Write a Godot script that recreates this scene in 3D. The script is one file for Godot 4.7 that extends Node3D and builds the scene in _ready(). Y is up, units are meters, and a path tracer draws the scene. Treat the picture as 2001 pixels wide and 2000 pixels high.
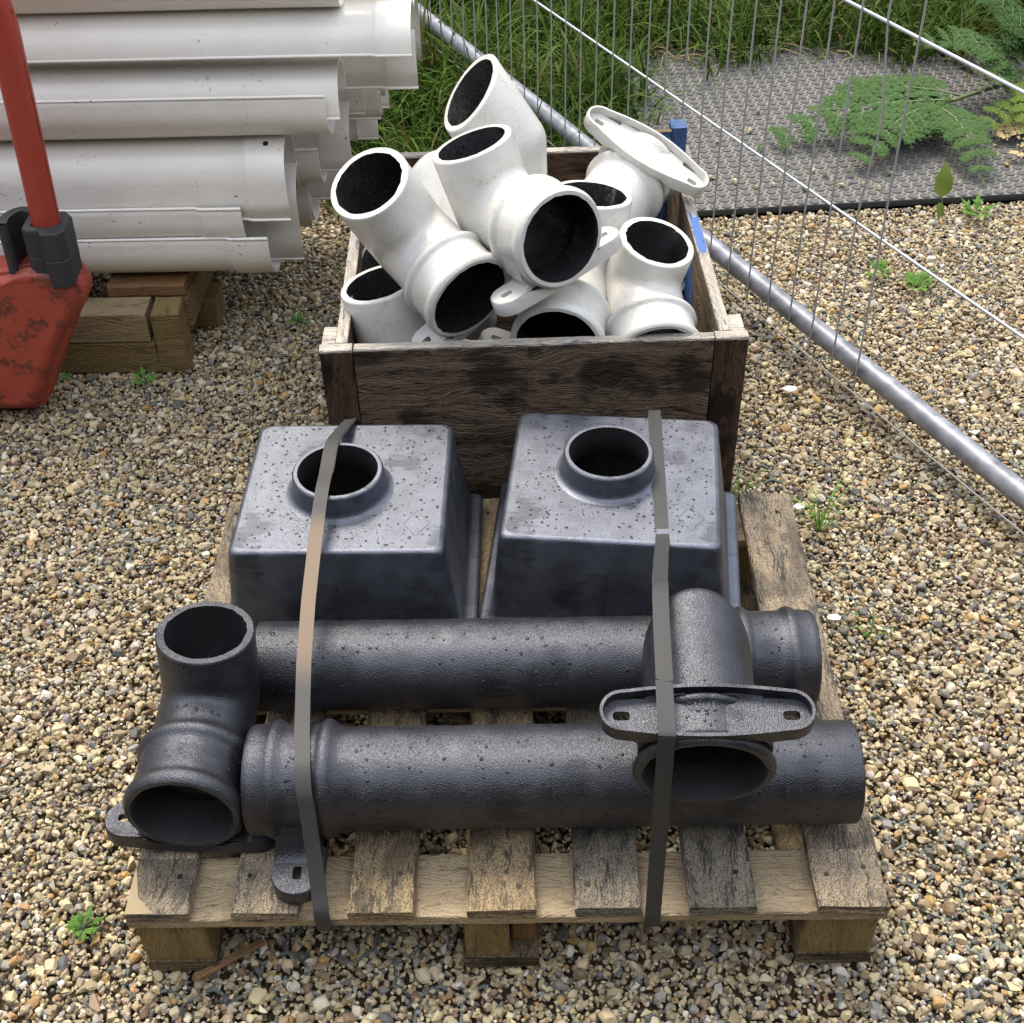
extends Node3D

var rng := RandomNumberGenerator.new()
var M := {}
var taken := {}

func _ready():
	rng.seed = 20240611
	# ---------------------------------------------------------------- camera, sky, sun, exposure
	var cam := Camera3D.new(); cam.name = "camera"
	cam.fov = 43.676; cam.near = 0.05; cam.far = 60.0
	cam.transform = Transform3D(Basis(Vector3(0.9998, -0.0200, 0.0020), Vector3(0.0165, 0.7569, -0.6533), Vector3(0.0115, 0.6532, 0.7571)).orthonormalized(), Vector3(0.5354, 1.629, 0.9199))
	add_child(cam)
	var we := WorldEnvironment.new(); we.name = "world_environment"
	var env := Environment.new()
	env.background_mode = Environment.BG_SKY
	var sm := ProceduralSkyMaterial.new()
	sm.sky_top_color = Color(0.93, 0.95, 1.0); sm.sky_horizon_color = Color(0.40, 0.41, 0.43); sm.sky_curve = 0.6
	sm.ground_bottom_color = Color(0.22, 0.21, 0.19); sm.ground_horizon_color = Color(0.45, 0.44, 0.42)
	sm.energy_multiplier = 0.95; sm.sun_angle_max = 5.0
	var sky := Sky.new(); sky.sky_material = sm
	env.sky = sky
	env.tonemap_mode = Environment.TONE_MAPPER_LINEAR
	env.tonemap_exposure = 2.85
	env.sdfgi_enabled = true; env.ssao_enabled = true; env.ssil_enabled = true
	we.environment = env; add_child(we)
	var sun := DirectionalLight3D.new(); sun.name = "sun"
	sun.light_energy = 0.5; sun.light_angular_distance = 24.0; sun.light_color = Color(1.0, 0.96, 0.9); sun.shadow_enabled = true
	sun.look_at_from_position(Vector3(-0.8, 3.4, -1.75), Vector3.ZERO, Vector3.UP)
	add_child(sun)

	make_materials()
	build_ground()
	build_sky_blocker()
	build_grass()
	build_mat()
	build_pallet()
	build_crate()
	build_gutters()
	build_fence()
	build_hoppers()
	build_pipes()
	build_white_fittings()
	build_straps()
	build_barrier()
	build_plants()
	build_litter()

# ==================================================================== naming and tagging
func numbered(n: String) -> String:
	if not taken.has(n):
		taken[n] = 0
		return n
	taken[n] += 1
	return "%s_%03d" % [n, taken[n]]

func tag(o: Node, label: String, category: String, group := "", kind := ""):
	if label: o.set_meta("label", label)
	if category: o.set_meta("category", category)
	if group: o.set_meta("group", group)
	if kind: o.set_meta("kind", kind)

func thing(called: String, label: String, category: String, at := Vector3.ZERO, group := "") -> Node3D:
	var o := Node3D.new(); o.name = numbered(called); add_child(o); o.position = at
	tag(o, label, category, group)
	return o

func child_name(p: Node, n: String) -> String:
	if not p.has_node(n): return n
	var k := 1
	while p.has_node("%s_%03d" % [n, k]): k += 1
	return "%s_%03d" % [n, k]

# the point in world space where a node's own axes start (nothing is turned except where said)
func origin_of(p: Node) -> Vector3:
	var o := Vector3.ZERO
	while p != self and p is Node3D:
		o += (p as Node3D).position
		p = p.get_parent()
	return o

# commits a SurfaceTool that was filled in world coordinates as one mesh below parent
func part(parent: Node, called: String, st: SurfaceTool, m: Material, local := false) -> MeshInstance3D:
	st.index()
	var arr := st.commit_to_arrays()
	if not local and parent != self:
		var off := origin_of(parent)
		var v: PackedVector3Array = arr[Mesh.ARRAY_VERTEX]
		for i in v.size(): v[i] -= off
		arr[Mesh.ARRAY_VERTEX] = v
	var am := ArrayMesh.new()
	am.add_surface_from_arrays(Mesh.PRIMITIVE_TRIANGLES, arr)
	am.surface_set_material(0, m)
	var o := MeshInstance3D.new(); o.mesh = am
	if parent == self: o.name = numbered(called)
	else: o.name = child_name(parent, called)
	parent.add_child(o, true)
	return o

func mb() -> SurfaceTool:
	var st := SurfaceTool.new(); st.begin(Mesh.PRIMITIVE_TRIANGLES); return st

func done(st: SurfaceTool) -> SurfaceTool:
	st.generate_normals(); return st

# ==================================================================== geometry helpers
func tri(st: SurfaceTool, a: Vector3, b: Vector3, c: Vector3, g := 0, ua := Vector2.ZERO, ub := Vector2.ZERO, uc := Vector2.ZERO):
	# a, b, c counter-clockwise seen from outside
	st.set_smooth_group(g)
	st.set_uv(ua); st.add_vertex(a)
	st.set_smooth_group(g)
	st.set_uv(uc); st.add_vertex(c)
	st.set_smooth_group(g)
	st.set_uv(ub); st.add_vertex(b)

# rows of points (each row the same length) joined by quads. way: Vector3 the side that is outside, or null: away from the whole's middle
func loft(st: SurfaceTool, rows: Array, closed := true, g := 0, way = null, inward := false, uvs: Array = []):
	var n: int = rows[0].size()
	var mid := Vector3.ZERO
	for r in rows:
		var s := Vector3.ZERO
		for p in r: s += p
		mid += s / n
	mid /= rows.size()
	var last := n if closed else n - 1
	var sum := 0.0
	for i in rows.size() - 1:
		var r0: PackedVector3Array = rows[i]
		var r1: PackedVector3Array = rows[i + 1]
		for j in last:
			var k := (j + 1) % n
			var nn := (r0[k] - r0[j]).cross(r1[j] - r0[j]) + (r1[j] - r1[k]).cross(r0[k] - r1[k])
			if way == null: sum += nn.dot((r0[j] + r1[k]) * 0.5 - mid)
			else: sum += nn.dot(way)
	var ccw := sum > 0.0
	if inward: ccw = not ccw
	for i in rows.size() - 1:
		var r0: PackedVector3Array = rows[i]
		var r1: PackedVector3Array = rows[i + 1]
		for j in last:
			var k := (j + 1) % n
			var u0 := Vector2(float(j) / n, i); var u1 := Vector2(float(j + 1) / n, i); var u2 := Vector2(float(j + 1) / n, i + 1); var u3 := Vector2(float(j) / n, i + 1)
			if uvs.size() > 0:
				u0 = Vector2(uvs[0][i], uvs[1][j]); u1 = Vector2(uvs[0][i], uvs[1][j + 1]); u2 = Vector2(uvs[0][i + 1], uvs[1][j + 1]); u3 = Vector2(uvs[0][i + 1], uvs[1][j])
			if ccw:
				tri(st, r0[j], r0[k], r1[k], g, u0, u1, u2); tri(st, r0[j], r1[k], r1[j], g, u0, u2, u3)
			else:
				tri(st, r0[j], r1[k], r0[k], g, u0, u2, u1); tri(st, r0[j], r1[j], r1[k], g, u0, u3, u2)

func cap(st: SurfaceTool, row: PackedVector3Array, way: Vector3, g := 9):
	var c := Vector3.ZERO
	for p in row: c += p
	c /= row.size()
	for j in row.size():
		var k := (j + 1) % row.size()
		if (row[j] - c).cross(row[k] - c).dot(way) > 0: tri(st, c, row[j], row[k], g)
		else: tri(st, c, row[k], row[j], g)

func circle(c: Vector3, u: Vector3, v: Vector3, r: float, n := 40) -> PackedVector3Array:
	var a := PackedVector3Array()
	for j in n:
		var t := TAU * j / n
		a.append(c + (u * cos(t) + v * sin(t)) * r)
	return a

func side_of(d: Vector3) -> Vector3:
	var h := Vector3.UP if absf(d.y) < 0.9 else Vector3.RIGHT
	return d.cross(h).normalized()

# a tube along points with a radius for each (or one number)
func tube(st: SurfaceTool, pts: Array, rad, n := 8, ends := true, g := 0):
	var rows := []
	var u := side_of((pts[1] - pts[0]).normalized())
	for i in pts.size():
		var d: Vector3 = (pts[mini(i + 1, pts.size() - 1)] - pts[maxi(i - 1, 0)]).normalized()
		u = (u - d * u.dot(d)).normalized()
		var r: float = rad[i] if rad is Array else rad
		rows.append(circle(pts[i], u, d.cross(u), r, n))
	# orientation: away from the line
	for i in rows.size() - 1:
		loft(st, [rows[i], rows[i + 1]], true, g)
	if ends:
		cap(st, rows[0], pts[0] - pts[1], 9); cap(st, rows[-1], pts[-1] - pts[-2], 9)

# spline through points
func spline(p: Array, per := 6) -> Array:
	var out := []
	for i in p.size() - 1:
		var a: Vector3 = p[maxi(i - 1, 0)]; var b: Vector3 = p[i]; var c: Vector3 = p[i + 1]; var d: Vector3 = p[mini(i + 2, p.size() - 1)]
		for k in per:
			out.append(b.cubic_interpolate(c, a, d, float(k) / per))
	out.append(p[-1])
	return out

# sawn timber from a to b: a chamfered, slightly uneven bar. up: which way its thickness goes. Coordinates of the texture are metres: u along, v round.
func timber(st: SurfaceTool, a: Vector3, b: Vector3, up: Vector3, wide: float, thick: float, ch := 0.003, wob := 0.0007, seg := 14, rot_end := 0.0):
	var d := (b - a).normalized(); var L := (b - a).length()
	var s := d.cross(up).normalized(); var t := s.cross(d).normalized()
	var hw := wide / 2; var ht := thick / 2
	var sec := [Vector2(-hw + ch, -ht), Vector2(0, -ht), Vector2(hw - ch, -ht), Vector2(hw, -ht + ch), Vector2(hw, ht - ch), Vector2(hw - ch, ht), Vector2(0, ht), Vector2(-hw + ch, ht), Vector2(-hw, ht - ch), Vector2(-hw, -ht + ch)]
	var ou := rng.randf() * 7.0; var ov := rng.randf() * 7.0
	var vv := [ov]
	for j in sec.size():
		vv.append(vv[j] + sec[j].distance_to(sec[(j + 1) % sec.size()]))
	var rows := []; var uu := []
	for i in seg + 1:
		var f := float(i) / seg
		var row := PackedVector3Array()
		for j in sec.size():
			var q: Vector2 = sec[j]
			var w := wob
			var e := 0.0
			if i == 0 or i == seg: e = (rng.randf() - 0.5) * 0.002
			row.append(a + d * (L * f + e) + s * (q.x + (rng.randf() - 0.5) * 2 * w) + t * (q.y + (rng.randf() - 0.5) * 1.2 * w))
		rows.append(row); uu.append(ou + L * f)
	for j in sec.size():
		var k := (j + 1) % sec.size()
		var strip := []
		for r in rows: strip.append(PackedVector3Array([r[j], r[k]]))
		var o: Vector2 = (sec[j] + sec[k]) / 2
		loft(st, strip, false, j + 1, s * o.x * (thick / wide if absf(o.x) < hw - 0.001 else 1.0) + t * o.y * (3.0 if absf(o.y) > ht - 0.001 else 1.0), false, [uu, [vv[j], vv[j + 1]]])
	for e in [0, seg]:
		var r: PackedVector3Array = rows[e]
		var c := Vector3.ZERO
		for p in r: c += p
		c /= r.size()
		var outw := d if e == seg else -d
		for j in r.size():
			var k := (j + 1) % r.size()
			var uc := Vector2(ou + 3.3, ov + 0.25)
			var pa: Vector2 = uc + sec[j] * Vector2(0.5, 1.0); var pb: Vector2 = uc + sec[k] * Vector2(0.5, 1.0)
			if (r[j] - c).cross(r[k] - c).dot(outw) > 0: tri(st, c, r[j], r[k], 20, uc, pa, pb)
			else: tri(st, c, r[k], r[j], 20, uc, pb, pa)

func board(parent: Node, called: String, a: Vector3, b: Vector3, up: Vector3, wide: float, thick: float, m: Material, ch := 0.003, wob := 0.0007) -> MeshInstance3D:
	var st := mb()
	timber(st, a, b, up, wide, thick, ch, wob, clampi(int((b - a).length() / 0.05), 3, 24))
	return part(parent, called, done(st), m)

# ==================================================================== materials
func noise(freq: float, octaves := 4, seed_ := 1, kind := FastNoiseLite.TYPE_SIMPLEX_SMOOTH) -> FastNoiseLite:
	var f := FastNoiseLite.new(); f.noise_type = kind; f.frequency = freq; f.seed = seed_
	f.fractal_type = FastNoiseLite.FRACTAL_FBM; f.fractal_octaves = octaves
	return f

func tex(im: Image) -> ImageTexture:
	im.generate_mipmaps()
	return ImageTexture.create_from_image(im)

# relief from a seamless noise picture
func bump(freq: float, octaves: int, strength: float, seed_ := 3, size := 512) -> ImageTexture:
	var im := noise(freq, octaves, seed_).get_seamless_image(size, size, false, false, 0.15)
	im.convert(Image.FORMAT_RGBA8)
	im.bump_map_to_normal_map(strength)
	return tex(im)

# wood: colour and relief. 1 m long (u), 0.5 m round (v). a..d: pale, mid, dark, blotch
func wood(pale: Color, mid: Color, blotch: Color, blotch_share: float, speck: float, grain: float, seed_: int, knots := 3, stain := 0.0) -> Array:
	var w := 1024; var h := 512
	var n1 := noise(0.004, 4, seed_); var n2 := noise(0.03, 3, seed_ + 1); var n3 := noise(0.012, 4, seed_ + 2); var n4 := noise(0.16, 2, seed_ + 3); var n5 := noise(0.0075, 4, seed_ + 4)
	var r := RandomNumberGenerator.new(); r.seed = seed_
	var ks := []
	for k in knots: ks.append([r.randf() * w, r.randf() * h, 9.0 + r.randf() * 12.0])
	var im := Image.create(w, h, false, Image.FORMAT_RGB8)
	var hm := Image.create(w, h, false, Image.FORMAT_RGBA8)
	for y in h:
		for x in w:
			# tiling by blending over the last eighth
			var bend := n1.get_noise_2d(x, y * 2.0) * 26.0
			var yy := y + bend
			var dark_knot := 0.0
			for k in ks:
				var dx: float = (x - k[0]) * 0.55; var dy: float = y - k[1]
				var q: float = sqrt(dx * dx + dy * dy)
				if q < k[2] * 3.0:
					var e: float = exp(-q * q / (k[2] * k[2] * 1.6))
					yy += e * 14.0 * signf(dy)
					if q < k[2]: dark_knot = maxf(dark_knot, 1.0 - q / k[2])
			var g := n2.get_noise_2d(x * 0.06, yy * grain)
			var f := n4.get_noise_2d(x * 0.1, yy * 2.4)
			var b := n3.get_noise_2d(x * 0.6, y * 2.6) * 0.8 + n4.get_noise_2d(x * 0.25, y * 1.4) * 0.45
			var c := pale.lerp(mid, clampf(0.5 + g * 0.65 + f * 0.55 + (r.randf() - 0.5) * 0.5, 0, 1))
			var bl := smoothstep(0.25 - blotch_share, 0.55 - blotch_share, b + f * 0.3 + g * 0.15)
			c = c.lerp(blotch, bl * 0.85)
			c = c.lerp(blotch * 0.5, dark_knot * 0.7)
			if stain > 0.0: c = c.lerp(blotch * 0.55, smoothstep(0.05, 0.45, n5.get_noise_2d(x * 0.7, y) + 0.12 * g) * stain)
			if r.randf() < speck: c = c.lerp(blotch * 0.6, 0.3 + 0.6 * r.randf())
			im.set_pixel(x, y, c)
			var hh := clampf(0.5 + g * 0.35 + f * 0.5 - dark_knot * 0.2, 0, 1)
			hm.set_pixel(x, y, Color(hh, hh, hh))
	hm.bump_map_to_normal_map(5.0)
	return [tex(im), tex(hm)]

func smat(c: Color, rough: float, metal := 0.0) -> StandardMaterial3D:
	var m := StandardMaterial3D.new(); m.albedo_color = c; m.roughness = rough; m.metallic = metal
	return m

func wood_mat(t: Array, tint := Color.WHITE, rough := 0.85) -> StandardMaterial3D:
	var m := smat(tint, rough)
	m.albedo_texture = t[0]; m.normal_enabled = true; m.normal_texture = t[1]; m.normal_scale = 0.8
	m.uv1_scale = Vector3(1, 2, 1)
	m.metallic_specular = 0.25
	return m

func tri_planar(m: StandardMaterial3D, s: float):
	m.uv1_triplanar = true; m.uv1_scale = Vector3(s, s, s)

func lin(r: float, g: float, b: float) -> Color:   # a linear base colour, as a material wants it
	return Color(r, g, b).linear_to_srgb()

func make_materials():
	var fine := bump(0.06, 3, 3.0, 5)
	var rough_cast := bump(0.12, 3, 5.0, 8)
	var grain := bump(0.35, 2, 6.0, 14)
	# scuffed white gloss paint
	var pw := Image.create(1024, 1024, false, Image.FORMAT_RGB8)
	var pn := noise(0.008, 4, 41); var ps := noise(0.07, 3, 42); var pd := noise(0.004, 3, 43)
	for y in 1024:
		for x in 1024:
			var t := 0.5 + 0.5 * pn.get_noise_2d(x, y)
			var c := Color(0.945, 0.935, 0.91).lerp(Color(0.905, 0.89, 0.86), t)
			var s := ps.get_noise_2d(x * 0.7, y) + pd.get_noise_2d(x, y) * 0.6
			if s > 0.90: c = Color(0.32, 0.32, 0.34)
			elif s > 0.80: c = c.lerp(Color(0.62, 0.56, 0.46), 0.5)
			pw.set_pixel(x, y, c)
	M.gutter = smat(Color(0.97, 0.97, 0.97), 0.28); M.gutter.albedo_texture = tex(pw)
	M.gutter.normal_enabled = true; M.gutter.normal_texture = fine; M.gutter.normal_scale = 0.14; tri_planar(M.gutter, 1.3)
	for i in 4:
		var gm: StandardMaterial3D = M.gutter.duplicate(); gm.uv1_offset = Vector3(0.37 * i, 0.21 * i, 0.13 * i); M["gutter%d" % i] = gm
	M.white = smat(lin(0.62, 0.612, 0.585), 0.3); M.white.normal_enabled = true; M.white.normal_texture = rough_cast; M.white.normal_scale = 0.16; tri_planar(M.white, 6.0)
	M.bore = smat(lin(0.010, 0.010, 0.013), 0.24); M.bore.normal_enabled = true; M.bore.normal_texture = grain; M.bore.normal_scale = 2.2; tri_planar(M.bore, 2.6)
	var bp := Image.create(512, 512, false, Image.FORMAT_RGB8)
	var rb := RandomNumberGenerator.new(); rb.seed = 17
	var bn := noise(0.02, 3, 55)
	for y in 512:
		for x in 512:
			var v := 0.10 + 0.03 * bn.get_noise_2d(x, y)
			if rb.randf() < 0.045 + 0.06 * bn.get_noise_2d(x, y): v += 0.30 * rb.randf()  # pale specks paint wet highlights into the bore colour
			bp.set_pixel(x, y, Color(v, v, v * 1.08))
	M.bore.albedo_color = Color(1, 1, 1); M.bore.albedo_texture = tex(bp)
	var wp := Image.create(1024, 1024, false, Image.FORMAT_RGB8)
	var wn := noise(0.006, 4, 57); var wn2 := noise(0.05, 3, 58); var wn3 := noise(0.09, 2, 59)
	for y in 1024:
		for x in 1024:
			var a := wn.get_noise_2d(x, y); var b := wn2.get_noise_2d(x, y)
			var c := Color(1, 1, 1).lerp(Color(0.965, 0.955, 0.915), smoothstep(-0.1, 0.6, a + 0.15 * b))
			if wn3.get_noise_2d(x, y) + 0.7 * a > 0.78: c = Color(0.35, 0.34, 0.33)
			wp.set_pixel(x, y, c)
	M.white.albedo_texture = tex(wp); M.white.uv1_scale = Vector3(3, 3, 3)
	# graphite iron paint
	var ip := Image.create(512, 512, false, Image.FORMAT_RGB8)
	var in1 := noise(0.010, 4, 61); var in2 := noise(0.035, 3, 62); var in3 := noise(0.004, 3, 63)
	var r2 := RandomNumberGenerator.new(); r2.seed = 9
	var iro := Image.create(512, 512, false, Image.FORMAT_RGB8)
	for y in 512:
		for x in 512:
			var t := in1.get_noise_2d(x, y); var sc := in2.get_noise_2d(x * 0.35, y * 1.6)
			var v := 0.86 + 0.11 * t + (r2.randf() - 0.5) * 0.20
			var c := Color(v, v, v)
			c = c.lerp(Color(1.0, 0.98, 0.95), 0.30 * smoothstep(0.25, 0.6, sc + 0.5 * t))            # dry scuffs
			c = c * (1.0 - 0.20 * smoothstep(0.2, 0.55, -in3.get_noise_2d(x, y) - 0.25 * sc))                     # damp patches
			ip.set_pixel(x, y, c)
			var ro := clampf(0.86 + 0.22 * t + (0.15 if sc + 0.5 * t > 0.42 else 0.0), 0.4, 1.0)
			iro.set_pixel(x, y, Color(ro, ro, ro))
	M.iron = smat(lin(0.108, 0.111, 0.128), 0.48, 0.85); M.iron.albedo_texture = tex(ip); M.iron.roughness_texture = tex(iro); M.iron.normal_enabled = true; M.iron.normal_texture = grain; M.iron.normal_scale = 0.35; tri_planar(M.iron, 3.3)
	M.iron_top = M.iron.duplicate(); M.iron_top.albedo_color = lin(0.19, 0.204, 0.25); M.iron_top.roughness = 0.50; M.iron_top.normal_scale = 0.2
	M.iron_bore = smat(lin(0.010, 0.010, 0.012), 0.6, 0.0); M.iron_bore.normal_enabled = true; M.iron_bore.normal_texture = rough_cast; M.iron_bore.normal_scale = 1.0; tri_planar(M.iron_bore, 8.0)
	M.drop = smat(lin(0.022, 0.023, 0.028), 0.04, 0.0); M.drop.metallic_specular = 0.35
	M.steel = smat(Color(1, 1, 1), 0.55, 0.0); M.steel.metallic_specular = 0.4; M.steel.vertex_color_use_as_albedo = true
	var gp := Image.create(512, 512, false, Image.FORMAT_RGB8)
	var gn := noise(0.02, 3, 71, FastNoiseLite.TYPE_CELLULAR); var gn2 := noise(0.006, 4, 72)
	for y in 512:
		for x in 512:
			var v := 0.78 + 0.2 * gn.get_noise_2d(x, y) + 0.25 * gn2.get_noise_2d(x, y)
			gp.set_pixel(x, y, Color(v, v, v * 1.02))
	M.galv = smat(lin(0.58, 0.61, 0.67), 0.45, 0.35); M.galv.albedo_texture = tex(gp); tri_planar(M.galv, 5.0)
	M.wire = smat(lin(0.36, 0.36, 0.36), 0.55, 0.25)
	M.wire_sky_sheen = smat(lin(0.50, 0.52, 0.57), 0.45, 0.5)  # paler copy of the wire colour, with sky reflection painted in
	# woods
	var w1 := wood(Color(0.67, 0.60, 0.50), Color(0.54, 0.49, 0.425), Color(0.31, 0.30, 0.285), 0.10, 0.32, 0.9, 101, 3, 0.35)
	var w2 := wood(Color(0.67, 0.60, 0.49), Color(0.58, 0.515, 0.415), Color(0.44, 0.39, 0.32), -0.05, 0.05, 0.8, 131)
	var w3 := wood(Color(0.46, 0.395, 0.33), Color(0.335, 0.28, 0.23), Color(0.20, 0.17, 0.15), 0.0, 0.03, 1.5, 151, 4, 0.62)
	var w4 := wood(Color(0.78, 0.75, 0.70), Color(0.60, 0.57, 0.53), Color(0.42, 0.41, 0.42), 0.0, 0.03, 2.2, 171, 0)
	M.deck = wood_mat(w1); M.deck2 = wood_mat(w1, Color(1.0, 0.97, 0.90)); M.deck3 = wood_mat(w1, Color(0.84, 0.87, 0.9))
	M.rail = wood_mat(w2); M.block = wood_mat(w2, Color(0.80, 0.77, 0.66)); M.bottom = wood_mat(w1, Color(0.75, 0.72, 0.68))
	M.pale = wood_mat(w2, Color(0.93, 0.92, 0.88)); M.plank = wood_mat(w2, Color(0.80, 0.70, 0.62))
	M.ply = wood_mat(w3); M.batten = wood_mat(w3, Color(0.78, 0.74, 0.72)); M.edge = wood_mat(w4); M.grey_ply = wood_mat(w4, Color(0.62, 0.57, 0.52))
	M.bare = smat(lin(0.30, 0.235, 0.14), 0.8)
	M.blue = smat(lin(0.035, 0.085, 0.22), 0.5); M.blue.normal_enabled = true; M.blue.normal_texture = w3[1]
	M.blue_splash = smat(lin(0.05, 0.125, 0.34), 0.7)
	M.dark = smat(lin(0.008, 0.007, 0.006), 0.9)
	M.nail = smat(lin(0.06, 0.045, 0.035), 0.6, 0.5)
	# plastics
	var rp := Image.create(512, 512, false, Image.FORMAT_RGB8)
	var rn := noise(0.01, 5, 81); var rn2 := noise(0.05, 4, 82)
	for y in 512:
		for x in 512:
			var t := smoothstep(0.05, 0.5, rn.get_noise_2d(x, y) + 0.5 * rn2.get_noise_2d(x, y))
			rp.set_pixel(x, y, Color(0.61, 0.25, 0.19).lerp(Color(0.30, 0.17, 0.13), t * 0.75))
	M.red = smat(Color(1, 1, 1), 0.5); M.red.albedo_texture = tex(rp); M.red.normal_enabled = true; M.red.normal_texture = fine; M.red.normal_scale = 0.3; tri_planar(M.red, 2.6)
	M.red_clean = smat(Color(0.62, 0.235, 0.185), 0.45); M.red_clean.normal_enabled = true; M.red_clean.normal_texture = fine; M.red_clean.normal_scale = 0.2; tri_planar(M.red_clean, 4.0)
	M.rubber = smat(lin(0.028, 0.028, 0.032), 0.62); M.rubber.normal_enabled = true; M.rubber.normal_texture = rough_cast; M.rubber.normal_scale = 0.5; tri_planar(M.rubber, 8.0)
	var mp := Image.create(512, 512, false, Image.FORMAT_RGB8)
	var mn := noise(0.02, 5, 91); var mn2 := noise(0.2, 2, 92)
	for y in 512:
		for x in 512:
			var t := clampf(0.5 + 0.8 * mn.get_noise_2d(x, y) + 0.4 * mn2.get_noise_2d(x, y), 0, 1)
			mp.set_pixel(x, y, Color(0.40, 0.395, 0.385).lerp(Color(0.51, 0.495, 0.455), t))
	M.mat = smat(Color(1, 1, 1), 0.85); M.mat.albedo_texture = tex(mp); tri_planar(M.mat, 2.0)
	M.stud = smat(Color(0.74, 0.75, 0.78), 0.7); M.stud.albedo_texture = M.mat.albedo_texture; tri_planar(M.stud, 3.0)
	M.mat_edge = smat(lin(0.02, 0.02, 0.02), 0.8)
	# ground
	var sp := Image.create(512, 512, false, Image.FORMAT_RGB8)
	var sn := noise(0.08, 4, 95)
	for y in 512:
		for x in 512:
			sp.set_pixel(x, y, Color(0.20, 0.17, 0.13).lerp(Color(0.36, 0.31, 0.23), clampf(0.5 + sn.get_noise_2d(x, y), 0, 1)))
	M.soil = smat(Color(1, 1, 1), 0.95); M.soil.albedo_texture = tex(sp); M.soil.uv1_scale = Vector3(2, 2, 2); tri_planar(M.soil, 2.0)
	M.under = smat(lin(0.05, 0.042, 0.03), 0.95); M.under.albedo_texture = M.soil.albedo_texture; M.under.albedo_color = Color(0.95, 0.9, 0.82); tri_planar(M.under, 3.0)
	var stp := Image.create(256, 256, false, Image.FORMAT_RGB8)
	var stn := noise(0.03, 4, 97); var stn2 := noise(0.2, 2, 98)
	for y in 256:
		for x in 256:
			var v := clampf(0.82 + 0.3 * stn.get_noise_2d(x, y) + 0.22 * stn2.get_noise_2d(x, y), 0, 1)
			stp.set_pixel(x, y, Color(v, v * 0.99, v * 0.97))
	M.stone = smat(Color(1, 1, 1), 0.62); M.stone.albedo_texture = tex(stp); M.stone.vertex_color_use_as_albedo = true; tri_planar(M.stone, 12.0)
	M.sky_blocker = smat(lin(0.018, 0.026, 0.012), 0.9)
	M.grid = smat(lin(0.10, 0.118, 0.105), 0.6)
	M.grass = smat(Color(1, 1, 1), 0.55); M.grass.vertex_color_use_as_albedo = true; M.grass.backlight_enabled = true; M.grass.backlight = Color(0.5, 0.55, 0.25); M.grass.metallic_specular = 0.15; M.grass.cull_mode = BaseMaterial3D.CULL_DISABLED
	M.leaf = smat(lin(0.058, 0.108, 0.036), 0.7); M.leaf.backlight_enabled = true; M.leaf.backlight = Color(0.25, 0.32, 0.15); M.leaf.metallic_specular = 0.15; M.leaf.cull_mode = BaseMaterial3D.CULL_DISABLED
	M.leaf_old = smat(lin(0.10, 0.145, 0.032), 0.7); M.leaf_old.backlight_enabled = true; M.leaf_old.backlight = Color(0.4, 0.45, 0.2); M.leaf_old.metallic_specular = 0.15; M.leaf_old.cull_mode = BaseMaterial3D.CULL_DISABLED
	M.weed = smat(lin(0.11, 0.22, 0.05), 0.55); M.weed.backlight_enabled = true; M.weed.backlight = Color(0.4, 0.5, 0.2); M.weed.metallic_specular = 0.15; M.weed.cull_mode = BaseMaterial3D.CULL_DISABLED
	M.stem = smat(lin(0.13, 0.17, 0.07), 0.6)
	M.straw = smat(lin(0.46, 0.36, 0.17), 0.8); M.straw.cull_mode = BaseMaterial3D.CULL_DISABLED
	M.paper = smat(lin(0.8, 0.8, 0.8), 0.6)

# ==================================================================== ground
func sheet(called: String, pts: PackedVector3Array, m: Material, label := "", cat := "ground"):
	var st := mb()
	cap(st, pts, Vector3.UP, 0)
	var o := part(self, called, done(st), m)
	tag(o, label, cat, "", "structure")
	return o

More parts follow.
